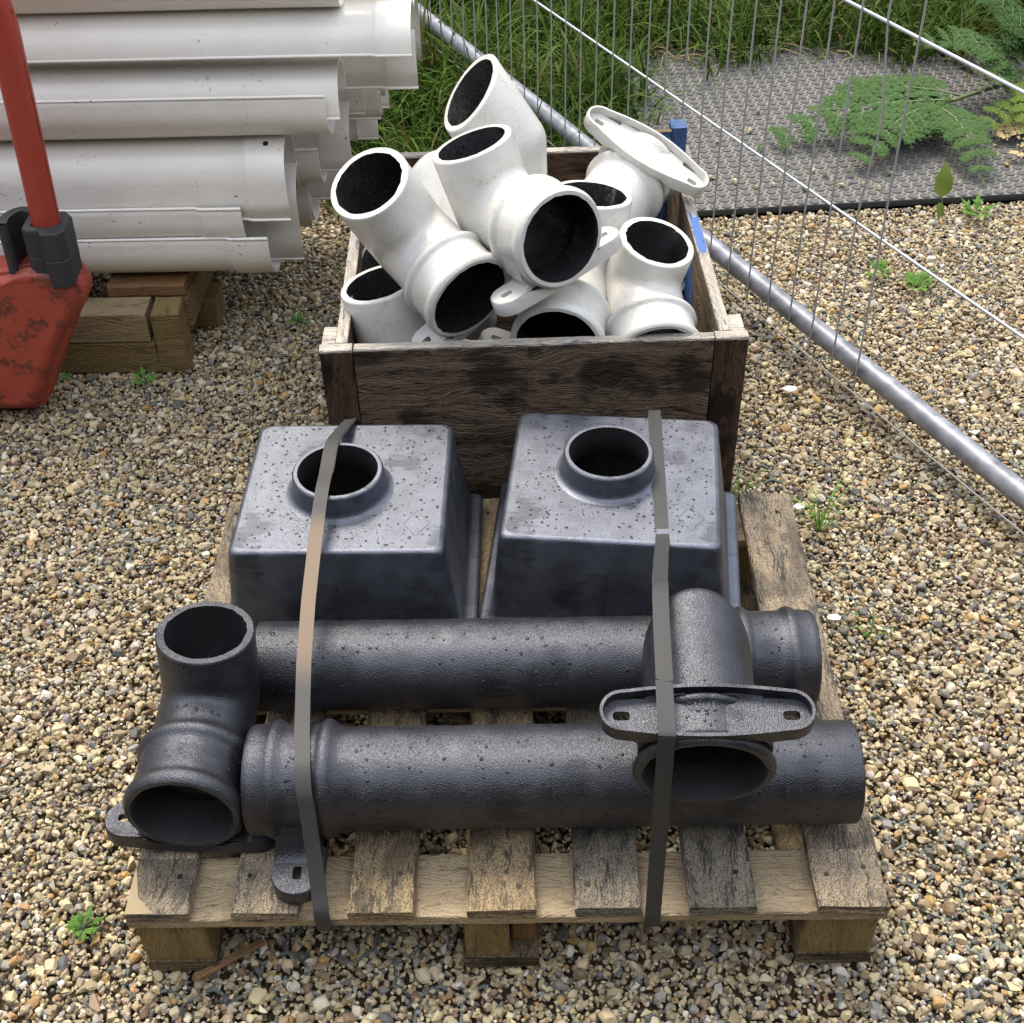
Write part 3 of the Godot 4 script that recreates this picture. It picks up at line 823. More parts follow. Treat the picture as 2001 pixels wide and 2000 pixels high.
func build_gutters():
	var z := -1.62
	gutter("white gutter right way up, lowest of the stack, resting on the brown plank", -0.012, z, 0.182, 0.078, 0.036, true, 0.092)
	gutter("white gutter right way up, second from the bottom with a stepped socket end", -0.058, z, 0.252, 0.080, 0.036, true, 0.097)
	gutter("upside-down white gutter with a bolt hole in its socket, nearest the crate corner", 0.044, z, 0.487, 0.073, 0.082, false, 0.092, true)
	gutter("white gutter right way up with a plain end, under the cracked upside-down length", 0.146, z, 0.497, 0.080, 0.030, true)
	gutter("upside-down white gutter with a crack in its paint, under the topmost socketed length", 0.172, z, 0.648, 0.070, 0.028, false)
	gutter("upside-down white gutter with rusty scratches and a long socket, reaching farthest right", 0.326, z, 0.752, 0.070, 0.004, false, 0.079)
	gutter("topmost white gutter of the front row, cut by the top of the picture", 0.192, z, 0.755, 0.078, 0.035, true)
	gutter("deep upside-down white gutter with a bolt hole, behind the lowest sockets", 0.045, -1.702, 0.385, 0.074, 0.118, false, 0.085, true)
	gutter("grey-shaded upside-down gutter behind the topmost socket, with a chipped step", 0.318, -1.822, 0.700, 0.076, 0.092, false, 0.075)
	gutter("upside-down gutter behind the right way up one, wide socket facing the crate", 0.153, -1.86, 0.462, 0.075, 0.058, false, 0.08)
	gutter("short-lipped gutter right way up, peeping out behind the bolt-hole socket", 0.092, -1.775, 0.312, 0.073, 0.034, true)
	gutter("upside-down gutter low in the second row, above the gravel by the crate", 0.122, -1.94, 0.335, 0.070, 0.052, false)
	gutter("small gutter right way up, low in the second row, white end against gravel", 0.047, -1.865, 0.172, 0.068, 0.03, true)
	gutter("upside-down gutter in the third row, dark flat side facing the crate", 0.212, -1.99, 0.520, 0.072, 0.06, false)
	gutter("upside-down gutter in the third row, below the dark flat one", 0.200, -2.01, 0.412, 0.070, 0.012, false)
	gutter("arched gutter end in the second row, open hollow showing", 0.188, -1.90, 0.525, 0.060, 0.03, false)
	gutter("arched gutter end farthest back, against the long grass", 0.215, -2.16, 0.430, 0.062, 0.03, false)
	gutter("small hooked gutter end right way up, farthest back under the topmost row", 0.225, -2.13, 0.415, 0.060, 0.02, true)
	gutter("gutter right way up behind the topmost one, in shade", 0.262, -1.80, 0.775, 0.074, 0.04, true)
	gutter("white gutter of the row above the picture's top edge, front", 0.24, z, 1.02, 0.075, 0.03, false)
	gutter("white gutter of the row above the picture's top edge, behind", 0.34, -1.80, 0.985, 0.078, 0.03, false)
	gutter("white gutter of the topmost row behind, above the picture", 0.30, -1.97, 0.90, 0.078, 0.03, false)
	# the timber they rest on
	var t := thing("timber_bearer", "rough sawn pale timber bearer under the white gutters", "timber bearer", Vector3(-0.7, 0, -1.6))
	board(t, "bearer_board", Vector3(-1.3, 0.116, -1.508), Vector3(-0.292, 0.116, -1.508), Vector3.UP, 0.075, 0.072, M.pale, 0.002, 0.001)
	board(t, "bearer_board", Vector3(-1.3, 0.039, -1.508), Vector3(-0.284, 0.039, -1.508), Vector3.UP, 0.077, 0.078, M.block, 0.002, 0.001)
	for q in [[0.0, 0.055], [0.0555, 0.092], [0.0925, 0.150]]:
		board(t, "end_block", Vector3(-0.252 + (0.003 if q[0] > 0.01 else 0.0), (q[0] + q[1]) / 2, -1.469), Vector3(-0.252, (q[0] + q[1]) / 2, -1.545), Vector3.UP, 0.062, q[1] - q[0], M.block, 0.003, 0.0015)
	board(t, "cross_plank", Vector3(-0.386, 0.1655, -1.590), Vector3(-0.214, 0.1655, -1.590), Vector3.UP, 0.092, 0.0275, M.plank, 0.003, 0.001)
	board(t, "rear_bearer", Vector3(-0.236, 0.110, -1.5465), Vector3(-0.232, 0.110, -2.05), Vector3.UP, 0.05, 0.078, M.block, 0.003, 0.001)
	board(t, "rear_bearer", Vector3(-0.9, 0.110, -1.56), Vector3(-0.9, 0.110, -2.05), Vector3.UP, 0.08, 0.078, M.block, 0.003, 0.001)
	board(t, "leg", Vector3(-0.222, 0.0, -1.70), Vector3(-0.222, 0.070, -1.70), Vector3.BACK, 0.075, 0.09, M.block, 0.003, 0.001)
	board(t, "leg", Vector3(-0.222, 0.0, -2.0), Vector3(-0.222, 0.070, -2.0), Vector3.BACK, 0.075, 0.09, M.block, 0.003, 0.001)
	board(t, "cross_plank", Vector3(-1.2, 0.160, -1.86), Vector3(-0.18, 0.160, -1.86), Vector3.UP, 0.10, 0.020, M.plank, 0.003, 0.001)
	board(t, "cross_plank", Vector3(-1.2, 0.160, -2.02), Vector3(-0.18, 0.160, -2.02), Vector3.UP, 0.09, 0.020, M.plank, 0.003, 0.001)

# ==================================================================== fence
func build_fence():
	var o := Vector3(1.4558, 0.08, -0.9072); var d := Vector3(0.4702, 0, 0.8825).normalized()
	var near := Vector3(-d.z, 0, d.x)  # towards the crate
	var at := func(s: float, y: float) -> Vector3: return o + d * s + Vector3(0, y - 0.08 - 0.034 * s, 0)
	var t := thing("mesh_fence_panel", "galvanised wire mesh fence panel with a tubular bottom rail", "fence panel", o)
	var st := mb()
	var pts := []
	for i in 31:
		var s := -3.0 + 3.9 * i / 30.0
		pts.append(at.call(s, 0.08))
	tube(st, pts, 0.0225, 22)
	part(t, "bottom_rail", done(st), M.galv)
	var sh := mb()
	for k in range(-23, 12):
		var s := -1.2782 + 0.0761 * k
		var w := mb()
		var p := []
		var bend := (0.012 if k == 10 else 0.0) + (rng.randf() - 0.5) * 0.004
		for i in 12:
			var f := i / 11.0
			var y := 0.027 + 1.05 * f
			var b := bend * exp(-pow((f - 0.45) * 5.0, 2.0))
			if k == 10: b = 0.022 * exp(-pow((f - 0.55) * 9.0, 2.0)) - 0.010 * exp(-pow((f - 0.72) * 9.0, 2.0))
			if k < -8: b += 0.010 * sin(f * 6.0 + k) * (0.5 + 0.5 * sin(k * 2.3))
			p.append(at.call(s + b, y) + near * 0.0225)
		tube(w, p, 0.0021, 6)
		part(t, "vertical_wire", done(w), M.wire)
	for q in [[0.031, 0.0018, 0], [0.3845, 0.0030, 1], [0.7745, 0.0034, 1], [1.03, 0.0034, 1]]:
		var w := mb()
		var p := []
		for i in 24:
			var s := -3.0 + 3.9 * i / 23.0
			p.append(at.call(s, q[0]) + near * (0.0265 if q[2] == 0 else 0.0185))
		tube(w, p, q[1], 8)
		part(t, "horizontal_wire", done(w), M.wire if q[2] == 0 else M.wire_sky_sheen)
	# a wire pulled out of the mesh in a loop near the gutters
	var w2 := mb()
	tube(w2, spline([at.call(-2.72, 0.62), at.call(-2.70, 0.50) + near * 0.03, at.call(-2.62, 0.415) + near * 0.05, at.call(-2.50, 0.40) + near * 0.05, at.call(-2.36, 0.425) + near * 0.03, at.call(-2.26, 0.44) + near * 0.0235], 5), 0.002, 6)
	part(t, "bent_wire", done(w2), M.wire_sky_sheen)

# ==================================================================== hoppers
func rr_loop(c: Vector3, hx0: float, hx1: float, hz0: float, hz1: float, rad: float, y: float) -> PackedVector3Array:
	# rounded rectangle, 64 points: 7 a corner, 9 along each side between
	var a := PackedVector3Array()
	var corner := [[hx1 - rad, hz1 - rad, 0.0], [hx0 + rad, hz1 - rad, PI / 2], [hx0 + rad, hz0 + rad, PI], [hx1 - rad, hz0 + rad, 3 * PI / 2]]
	for k in 4:
		var q: Array = corner[k]; var w: Array = corner[(k + 1) % 4]
		var end := Vector3.ZERO
		for i in 7:
			var t: float = q[2] + PI / 2 * i / 6.0
			end = Vector3(q[0] + cos(t) * rad, y, q[1] + sin(t) * rad) + c
			a.append(end)
		var nxt := Vector3(w[0] + cos(w[2]) * rad, y, w[1] + sin(w[2]) * rad) + c
		for i in range(1, 10): a.append(end.lerp(nxt, i / 10.0))
	return a

func hopper(label: String, c: Vector3, yaw: float, ox: float, oz: float, squeeze: float):
	# local: the top face is centred on 0,0; sizes in metres
	var t := thing("rainwater_hopper", label, "hopper head", c, "black iron hopper heads upside down on the pallet")
	t.rotation.y = yaw
	var st := mb()
	var H := 0.195
	var hx := 0.161 * squeeze; var hz := 0.159
	var rows := []
	# x0, x1, z0, z1, corner, y
	for q in [[-0.195, 0.205, -0.168, 0.195, 0.008, 0.0], [-0.196, 0.206, -0.169, 0.196, 0.008, 0.003], [-0.196, 0.206, -0.169, 0.196, 0.008, 0.027], [-0.194, 0.204, -0.168, 0.194, 0.009, 0.0305], [-0.190, 0.200, -0.1675, 0.190, 0.009, 0.0325], [-0.181, 0.190, -0.166, 0.182, 0.010, 0.034], [-0.178, 0.1865, -0.165, 0.178, 0.011, 0.037], [-0.176, 0.184, -0.1645, 0.176, 0.012, 0.044], [-0.173, 0.179, -0.164, 0.172, 0.013, 0.08], [-0.166, 0.1655, -0.1605, 0.1635, 0.017, 0.165], [-0.1630, 0.1635, -0.1592, 0.1620, 0.016, 0.185], [-0.1618, 0.1622, -0.1584, 0.1608, 0.0165, 0.1905], [-0.1590, 0.1592, -0.1565, 0.1580, 0.017, 0.1940], [-0.1545, 0.1545, -0.1525, 0.1535, 0.0175, H]]:
		rows.append(rr_loop(Vector3.ZERO, q[0] * squeeze, q[1] * squeeze, q[2], q[3], q[4], q[5]))
	loft(st, rows, true, 1)
	# top face down to the collar, in rings from the rounded rectangle to the circle
	var oc := Vector3(ox, 0, oz)
	var ring := func(rad: float, y: float) -> PackedVector3Array:
		var a := PackedVector3Array()
		for p in rows[-1]:
			var dv: Vector3 = p - oc
			var an := atan2(dv.z, dv.x)
			a.append(Vector3(ox + cos(an) * rad, y, oz + sin(an) * rad))
		return a
	var R := 0.0715
	var foot: PackedVector3Array = ring.call(R + 0.014, H)
	var mid1 := PackedVector3Array(); var mid2 := PackedVector3Array()
	for i in foot.size():
		mid1.append(rows[-1][i].lerp(foot[i], 0.33)); mid2.append(rows[-1][i].lerp(foot[i], 0.66))
	loft(st, [rows[-1], mid1, mid2, foot], true, 3, Vector3.UP)
	var coll := [foot, ring.call(R + 0.007, H + 0.0015), ring.call(R + 0.003, H + 0.005), ring.call(R + 0.0015, H + 0.012), ring.call(R, H + 0.036), ring.call(R - 0.001, H + 0.0385), ring.call(R - 0.003, H + 0.040)]
	for i in coll.size() - 1: loft(st, [coll[i], coll[i + 1]], true, 1, Vector3.UP if i < 2 else null)
	loft(st, [coll[-1], ring.call(R - 0.0085, H + 0.040)], true, 2, Vector3.UP)
	part(t, "hopper_body", done(st), M.iron_top, true)
	var sb := mb()
	loft(sb, [ring.call(R - 0.0085, H + 0.040), ring.call(R - 0.0095, H + 0.02), ring.call(R - 0.0095, H - 0.008), ring.call(R - 0.004, H - 0.012), ring.call(R + 0.03, H - 0.014)], true, 1, null, true)
	part(t, "outlet_bore", done(sb), M.iron_bore, true)
	# maker's lozenge cast on the top
	var sl := mb()
	var lc := Vector3(0.118 * squeeze, H + 0.0001, 0.095)
	var outer := PackedVector3Array(); var inner := PackedVector3Array(); var o2 := PackedVector3Array(); var i2 := PackedVector3Array()
	for q in [Vector3(0.021, 0, 0), Vector3(0, 0, 0.031), Vector3(-0.021, 0, 0), Vector3(0, 0, -0.031)]:
		outer.append(lc + q); inner.append(lc + q * 0.90); o2.append(lc + q * 0.985 + Vector3(0, 0.0005, 0)); i2.append(lc + q * 0.915 + Vector3(0, 0.0005, 0))
	loft(sl, [outer, o2], true, -1); loft(sl, [o2, i2], true, -1, Vector3.UP); loft(sl, [i2, inner], true, -1, null, true)
	part(t, "cast_lozenge", done(sl), M.iron_top, true)
	# rain
	var ds := []
	for i in 900:
		var x := (rng.randf() - 0.5) * 0.30 * squeeze; var z := (rng.randf() - 0.5) * 0.30
		if Vector2(x - ox, z - oz).length() < R + 0.008: continue
		ds.append([Vector3(x, H, z), Vector3.UP, 0.0006 + 0.0021 * pow(rng.randf(), 2.6)])
	drops(t, ds)
	return t

var drop_mesh: ArrayMesh
func drops(parent: Node, list: Array):
	if drop_mesh == null:
		var st := mb()
		var rr := []
		for q in [[1.0, 0.0], [0.9, 0.15], [0.62, 0.28], [0.25, 0.345], [0.02, 0.35]]: rr.append(circle(Vector3(0, q[1], 0), Vector3.RIGHT, Vector3.BACK, q[0], 9))
		loft(st, rr, true, 0, Vector3.UP)
		st.generate_normals(); st.index(); drop_mesh = st.commit(); drop_mesh.surface_set_material(0, M.drop)
	var xf := []
	for q in list:
		var n: Vector3 = q[1]; var u := side_of(n); var v := n.cross(u)
		var a := rng.randf() * TAU
		var uu := u * cos(a) + v * sin(a)
		var r: float = q[2]
		xf.append(Transform3D(Basis(uu * r * (0.8 + 0.4 * rng.randf()), n * r, uu.cross(n) * r), q[0]))
	var o := multi(parent, "raindrops", drop_mesh, xf, [])
	o.set_meta("kind", "stuff")

func build_hoppers():
	hopper("upside-down black hopper head with a strap across its outlet, on the left", Vector3(0.250, 0.15, -0.642), deg_to_rad(-0.8), -0.008, 0.014, 1.0)
	hopper("upside-down black hopper head with a strap beside its outlet, on the right", Vector3(0.675, 0.15, -0.654), deg_to_rad(-6.0), -0.010, -0.008, 1.03)

# ==================================================================== pipes
# half of a stadium end plate with a slot hole: rings of points in its own plane
func in_stadium(x: float, y: float, l: float, w: float, xs: float) -> bool:
	if x < xs: return false
	if x <= l - w: return absf(y) <= w
	return Vector2(x - (l - w), y).length() <= w

func ear_ring(l: float, w: float, xs: float, hx: float, sgn: float) -> Array:
	var angs := []
	for i in 28: angs.append(TAU * i / 28)
	for y in [-w, w]: angs.append(fposmod(atan2(y, xs - hx), TAU))
	angs.sort()
	var outer := []; var hole := []
	for a in angs:
		var lo := 0.0; var hi := 0.4
		for k in 22:
			var m := (lo + hi) / 2
			if in_stadium(hx + cos(a) * m, sin(a) * m, l, w, xs): lo = m
			else: hi = m
		outer.append(Vector2((hx + cos(a) * lo) * sgn, sin(a) * lo))
		# slot: 7 x 4.5 mm half sizes, rounded
		var c := cos(a); var s := sin(a)
		var r := pow(pow(absf(c) / 0.0100, 4.0) + pow(absf(s) / 0.0060, 4.0), -0.25)
		hole.append(Vector2((hx + c * r) * sgn, s * r))
	return [outer, hole]

func stadium(l: float, w: float, swell := 0.0) -> PackedVector2Array:
	var a := PackedVector2Array()
	for s in [1.0, -1.0]:
		for i in 13:
			var t := -PI / 2 + PI * i / 12
			a.append(Vector2(s * (l - w) + s * w * cos(t), s * w * sin(t)))
		for i in range(1, 8):
			var f := i / 8.0
			a.append(Vector2(s * (l - w) * (1.0 - 2.0 * f), s * (w + swell * sin(PI * f))))
	return a

# cast ear plate. c: middle of the plate's back plane; v along it, b across it, n out of its back (away from the pipe)
func ear_plate(st: SurfaceTool, c: Vector3, v: Vector3, b: Vector3, n: Vector3, L: float, w: float, deep := 0.026, swell := 0.004):
	var P := func(q: Vector2, h: float) -> Vector3: return c + v * q.x + b * q.y + n * h
	var out2 := stadium(L, w, swell); var in2 := stadium(L - 0.0045, w - 0.0045, swell)
	var rows := [[], [], [], []]
	var A := PackedVector3Array(); var A1 := PackedVector3Array(); var B := PackedVector3Array(); var C := PackedVector3Array(); var Dd := PackedVector3Array(); var A0 := PackedVector3Array()
	var hx := L - w * 0.98; var xs := L - w * 2.15
	for q in out2:
		var dp := deep if absf(q.x) > xs + 0.004 else minf(deep, 0.0165)
		A0.append(P.call(q * 0.985, -dp)); A.append(P.call(q, -dp + 0.002)); A1.append(P.call(q, -0.0015)); B.append(P.call(q * 0.993, 0.0))
	for q in in2: C.append(P.call(q, 0.0)); Dd.append(P.call(q, -0.0155))
	loft(st, [A0, A, A1, B], true, 1); loft(st, [B, C], true, 2, n); loft(st, [C, Dd], true, 3, null, true)
	for face in 2:
		var h := -deep if face == 0 else -0.0155
		var LL := L * 0.985 if face == 0 else L - 0.0045
		var ww := w * 0.985 if face == 0 else w - 0.0045
		var way := -n if face == 0 else n
		for s in [1.0, -1.0]:
			var r := ear_ring(LL, ww, xs, hx, s)
			var o3 := PackedVector3Array(); var h3 := PackedVector3Array()
			for q in r[0]: o3.append(P.call(q, h))
			for q in r[1]: h3.append(P.call(q, h))
			loft(st, [o3, h3], true, 4, way)
			if face == 0:
				var h4 := PackedVector3Array()
				for q in r[1]: h4.append(P.call(q, -0.0155))
				loft(st, [h3, h4], true, 5, null, true)
		# middle: only the floor of the hollow, the pipe itself stands proud of it
		if face == 0: continue
		var m0 := PackedVector3Array([P.call(Vector2(-xs, -ww - swell * 0.5), h), P.call(Vector2(0, -ww - swell), h), P.call(Vector2(xs, -ww - swell * 0.5), h)])
		var m1 := PackedVector3Array([P.call(Vector2(-xs, ww + swell * 0.5), h), P.call(Vector2(0, ww + swell), h), P.call(Vector2(xs, ww + swell * 0.5), h)])
		loft(st, [m0, m1], false, 4, way)

# web between the socket and its ears
func gusset(st: SurfaceTool, c: Vector3, v: Vector3, b: Vector3, n: Vector3, reach: float, Rs: float, drop: float, w: float):
	# c on the pipe's axis, n from the axis towards the plate, drop: axis to plate front
	var ri := Rs - 0.0035
	for s in [1.0, -1.0]:
		var prof := [Vector2(drop, reach), Vector2(drop * 0.90, reach - 0.012), Vector2(drop * 0.66, lerpf(reach, Rs, 0.72)), Vector2(drop * 0.38, Rs * 1.0), Vector2(drop * 0.1, Rs * 0.99)]
		var lo := PackedVector3Array(); var hi := PackedVector3Array(); var li := PackedVector3Array(); var hh := PackedVector3Array()
		for k in prof.size():
			var q: Vector2 = prof[k]
			var an := lerpf(acos(clampf(drop / ri, 0.0, 0.999)), PI / 2 - 0.1 * drop / Rs, k / (prof.size() - 1.0))
			var q2 := Vector2(ri * cos(an), ri * sin(an))
			lo.append(c + n * q.x + v * s * q.y - b * w); hi.append(c + n * q.x + v * s * q.y + b * w)
			li.append(c + n * q2.x + v * s * q2.y - b * w); hh.append(c + n * q2.x + v * s * q2.y + b * w)
		for j in prof.size() - 1:
			loft(st, [PackedVector3Array([lo[j], hi[j]]), PackedVector3Array([lo[j + 1], hi[j + 1]])], false, 7, -n * 0.6 + v * s)
		loft(st, [lo, li], false, 8, -b); loft(st, [hi, hh], false, 8, b)

# a cast bend with a plain spigot at A, the corner of its axes at P and a ringed socket at B
func bend(called: String, label: String, category: String, group: String, A: Vector3, P: Vector3, B: Vector3, R: float, Rs: float, mo: Material, mi: Material, ears := 0, ear_len := 0.13, big := 1.0, cut := Vector3.ZERO, swell := 0.005, ear_back := 0.058) -> Dictionary:
	var low := Vector3((A.x + B.x) / 2, minf(A.y, minf(P.y, B.y)) - Rs, (A.z + B.z) / 2)
	var t := thing(called, label, category, low, group)
	var a := (A - P).normalized(); var b := (B - P).normalized()
	var La := (A - P).length(); var Lb := (B - P).length()
	var v := b.cross(a).normalized(); var ub := v.cross(b).normalized()
	if ub.dot(a) < 0: ub = -ub
	var m := (a - b).normalized()
	var ua := ub - 2.0 * ub.dot(m) * m
	var N := 48
	var k := clampf((Lb - R * 1.12 - 0.012) / 0.135, 0.45, 1.0)
	var prof := [[0.0, Rs + 0.0015], [0.003, Rs + 0.004], [0.010, Rs + 0.0065], [0.018, Rs + 0.0065], [0.024, Rs + 0.004], [0.030, Rs + 0.0005], [0.036, Rs], [0.086, Rs], [0.091, Rs + 0.001], [0.095, Rs + 0.0045], [0.101, Rs + 0.007], [0.108, Rs + 0.0068], [0.114, Rs + 0.003], [0.120, R + 0.003], [0.128, R + 0.0006], [0.135, R]]
	var mitre := func(th: float, rad: float) -> Vector3:
		var s := -rad * cos(th) * ub.dot(m) / b.dot(m)
		return P + (ub * cos(th) + v * sin(th)) * rad + b * s
	var st := mb()
	var rows := []
	for q in prof: rows.append(circle(P + b * (Lb - q[0] * k), ub, v, q[1], N))
	var tq := 0.016
	for i in 7:
		var f := i / 6.0
		var row := PackedVector3Array()
		for j in N:
			var Mt: Vector3 = mitre.call(TAU * j / N, R)
			var q0 := Mt + b * tq; var q2 := Mt + a * tq
			row.append(q0.lerp(Mt, f).lerp(Mt.lerp(q2, f), f))
		rows.append(row)
	if cut == Vector3.ZERO: cut = a
	var mouth := func(back: float, rad: float) -> PackedVector3Array:   # the spigot's end, cut square or aslant
		var row := PackedVector3Array()
		for p in circle(A, ua, v, rad, N): row.append(p - a * ((p - A).dot(cut) / a.dot(cut) + back))
		return row
	for q in [[0.004, R], [0.0012, R - 0.0006], [0.0, R - 0.002]]: rows.append(mouth.call(q[0], q[1]))
	for i in rows.size() - 1: loft(st, [rows[i], rows[i + 1]], true, 1)
	var rb := R - 0.0115; var sb := Rs - 0.0065
	var ragged := func(row: PackedVector3Array, c: Vector3, amp: float) -> PackedVector3Array:   # paint runs a little unevenly over the edge
		var rr := RandomNumberGenerator.new(); rr.seed = int(c.x * 5000.0)
		var o2 := PackedVector3Array()
		for p in row: o2.append(p + (p - c).normalized() * amp * (rr.randf() * rr.randf() * 2.0 - 0.4))
		return o2
	loft(st, [rows[-1], ragged.call(mouth.call(0.0, rb), A, 0.0012)], true, 2, cut)
	loft(st, [rows[0], ragged.call(circle(B, ub, v, sb + 0.0015, N), B, 0.0012)], true, 2, b)
	var nrm := -ub
	var drop := Rs + 0.012
	if ears > 0:
		var pc := P + b * (Lb - ear_back * k)
		var es := mb()
		ear_plate(es, pc + nrm * drop, v, b, nrm, ear_len, 0.029 * big, 0.026, swell)
		part(t, "ear_plate", done(es), mo)
		gusset(st, pc, v, b, nrm, ear_len - 0.048, Rs, drop - 0.025, 0.0255 * big)
	part(t, "bend_body", done(st), mo)
	var si := mb()
	var ir := [ragged.call(circle(B, ub, v, sb + 0.0015, N), B, 0.0012), circle(B - b * 0.004, ub, v, sb - 0.001, N), circle(B - b * 0.085 * k, ub, v, sb - 0.001, N), circle(B - b * 0.088 * k, ub, v, rb, N)]
	var mrow := PackedVector3Array()
	for j in N: mrow.append(mitre.call(TAU * j / N, rb))
	ir.append(mrow)
	ir.append(mouth.call(0.02, rb)); ir.append(ragged.call(mouth.call(0.0, rb), A, 0.0012))
	for i in ir.size() - 1: loft(si, [ir[i], ir[i + 1]], true, 1 + (1 if i == 2 else 0), null if i != 2 else b, i != 2)
	part(t, "bore", done(si), mi)
	return {"t": t, "a": a, "b": b, "v": v, "ub": ub, "La": La, "Lb": Lb, "P": P, "Rs": Rs, "R": R, "k": k}

func straight_pipe(label: String, x0: float, x1: float, yc: float, zc: float, R: float, socket_left: bool, with_ear: bool, turn := 0.0):
	var t := thing("iron_pipe", label, "pipe", Vector3((x0 + x1) / 2, yc - R, zc), "black iron pipes strapped to the pallet")
	var st := mb()
	var d := 1.0 if socket_left else -1.0
	var xs := x0 if socket_left else x1; var xe := x1 if socket_left else x0
	var L := x1 - x0
	var Rs := R + 0.0055
	var N := 56
	var prof := [[0.0, Rs - 0.003], [0.004, Rs - 0.0005], [0.010, Rs], [0.024, Rs + 0.0005], [0.030, Rs + 0.004], [0.036, Rs + 0.006], [0.042, Rs + 0.004], [0.048, Rs], [0.056, Rs - 0.001], [0.092, Rs - 0.001], [0.097, Rs + 0.002], [0.102, Rs + 0.006], [0.108, Rs + 0.006], [0.114, Rs + 0.002], [0.120, R + 0.003], [0.128, R + 0.0004], [0.135, R], [L * 0.4, R], [L * 0.7, R], [L - 0.003, R], [L - 0.0008, R - 0.0008], [L, R - 0.0025]]
	var rows := []
	for q in prof: rows.append(circle(Vector3(xs + d * q[0], yc, zc), Vector3.UP, Vector3.BACK, q[1], N))
	for i in rows.size() - 1: loft(st, [rows[i], rows[i + 1]], true, 1)
	loft(st, [rows[0], circle(Vector3(xs, yc, zc), Vector3.UP, Vector3.BACK, R - 0.001, N)], true, 2, Vector3(-d, 0, 0))
	loft(st, [rows[-1], circle(Vector3(xe, yc, zc), Vector3.UP, Vector3.BACK, R - 0.009, N)], true, 2, Vector3(d, 0, 0))
	if with_ear:
		var pc := Vector3(xs + d * 0.068, yc, zc)
		var es := mb()
		ear_plate(es, Vector3(pc.x, 0.1525, zc), Vector3.BACK, Vector3.RIGHT, Vector3.DOWN, 0.146, 0.034, 0.024, 0.0)
		part(t, "ear_plate", done(es), M.iron)
		gusset(st, pc, Vector3.BACK, Vector3.RIGHT, Vector3.DOWN, 0.10, Rs, yc - 0.1755, 0.030)
	part(t, "pipe_body", done(st), M.iron)
	var si := mb()
	var ir := [circle(Vector3(xs, yc, zc), Vector3.UP, Vector3.BACK, R - 0.001, N), circle(Vector3(xs + d * 0.1, yc, zc), Vector3.UP, Vector3.BACK, R - 0.001, N), circle(Vector3(xs + d * 0.103, yc, zc), Vector3.UP, Vector3.BACK, R - 0.009, N), circle(Vector3(xe, yc, zc), Vector3.UP, Vector3.BACK, R - 0.009, N)]
	loft(si, ir, true, 1, null, true)
	part(t, "bore", done(si), M.iron_bore)
	var ds := []
	for i in 420:
		var q := 0.14 + rng.randf() * (L - 0.145)
		var a := -0.9 + rng.randf() * 2.6
		if rng.randf() < 0.1: q = 0.055 + rng.randf() * 0.035
		var rr := R if q > 0.135 else Rs - 0.001
		var n := Vector3(0, cos(a), sin(a))
		ds.append([Vector3(xs + d * q, yc, zc) + n * rr - t.position, n, 0.0007 + 0.0024 * pow(rng.randf(), 2.2)])
	drops(t, ds)

func bend_drops(q: Dictionary, count: int, up: Vector3):
	var ds := []
	var t: Node3D = q.t
	for i in count:
		var onb := rng.randf() < 0.6
		var ax: Vector3 = q.b if onb else q.a
		var s: float
		if onb: s = q.Lb - (0.04 + rng.randf() * 0.04) * q.k
		else: s = q.La * (0.75 + 0.22 * rng.randf())
		if onb and rng.randf() < 0.4: s = q.Lb - 0.138 * q.k - rng.randf() * 0.02
		var th := rng.randf() * TAU
		var u := side_of(ax)
		var n := (u * cos(th) + ax.cross(u) * sin(th)).normalized()
		if n.dot(up) < 0.25: continue
		var rad: float = q.R
		if onb and s > q.Lb - 0.1 * q.k: rad = q.Rs
		ds.append([q.P + ax * s + n * rad - t.position, n, 0.0007 + 0.0022 * pow(rng.randf(), 2.0)])
	drops(t, ds)

func build_pipes():
	straight_pipe("front black iron pipe with its ringed socket and ear at the left", 0.157, 0.9695, 0.2285, -0.155, 0.0690, true, true)
	straight_pipe("rear black iron pipe with its ringed socket at the right", 0.1345, 0.953, 0.2215, -0.368, 0.0665, false, false)
	var e := bend("iron_bend", "black iron bend standing on the left end of the pallet, mouth up", "pipe bend", "", Vector3(0.0905, 0.366, -0.302), Vector3(0.0820, 0.2475, -0.290), Vector3(0.0775, 0.2435, -0.086), 0.0675, 0.0725, M.iron, M.iron_bore, 1, 0.119, 1.0, Vector3.ZERO, 0.003, 0.038)
	bend_drops(e, 260, Vector3(0, 0.8, 0.6))
	var B := Vector3(0.7444, 0.379, -0.0375)
	var b := Vector3(-0.035, -0.205, 0.978).normalized()
	var P := B - b * 0.168
	var a := Vector3(0.045, -0.95, -0.30).normalized()
	var s := bend("iron_shoe", "black iron bend lying face down across both pipes, ear plate upward", "pipe bend", "", P + a * 0.108, P, B, 0.0690, 0.0800, M.iron, M.iron_bore, 1, 0.126, 0.93, Vector3.ZERO, 0.008, 0.066)
	bend_drops(s, 320, Vector3(0, 0.8, 0.5))
	# the raised size number in the hollow of the ear plate, upside down to the viewer
	var tm := TextMesh.new(); tm.text = "100"; tm.font_size = 16; tm.pixel_size = 0.0011; tm.depth = 0.0016; tm.curve_step = 2.0
	var sf := SystemFont.new(); sf.font_names = PackedStringArray(["Droid Sans"]); tm.font = sf
	tm.material = M.iron
	var lt := MeshInstance3D.new(); lt.mesh = tm; lt.name = "embossed_number"
	var st_root: Node3D = s.t
	st_root.add_child(lt, true)
	var nrm: Vector3 = -s.ub
	var yy: Vector3 = s.b      # top of the figures points down the picture
	var xx := yy.cross(nrm).normalized()
	lt.transform = Transform3D(Basis(xx, nrm.cross(xx).normalized(), nrm), P + Vector3(s.b) * (s.Lb - 0.05) + nrm * 0.0806 - st_root.position)

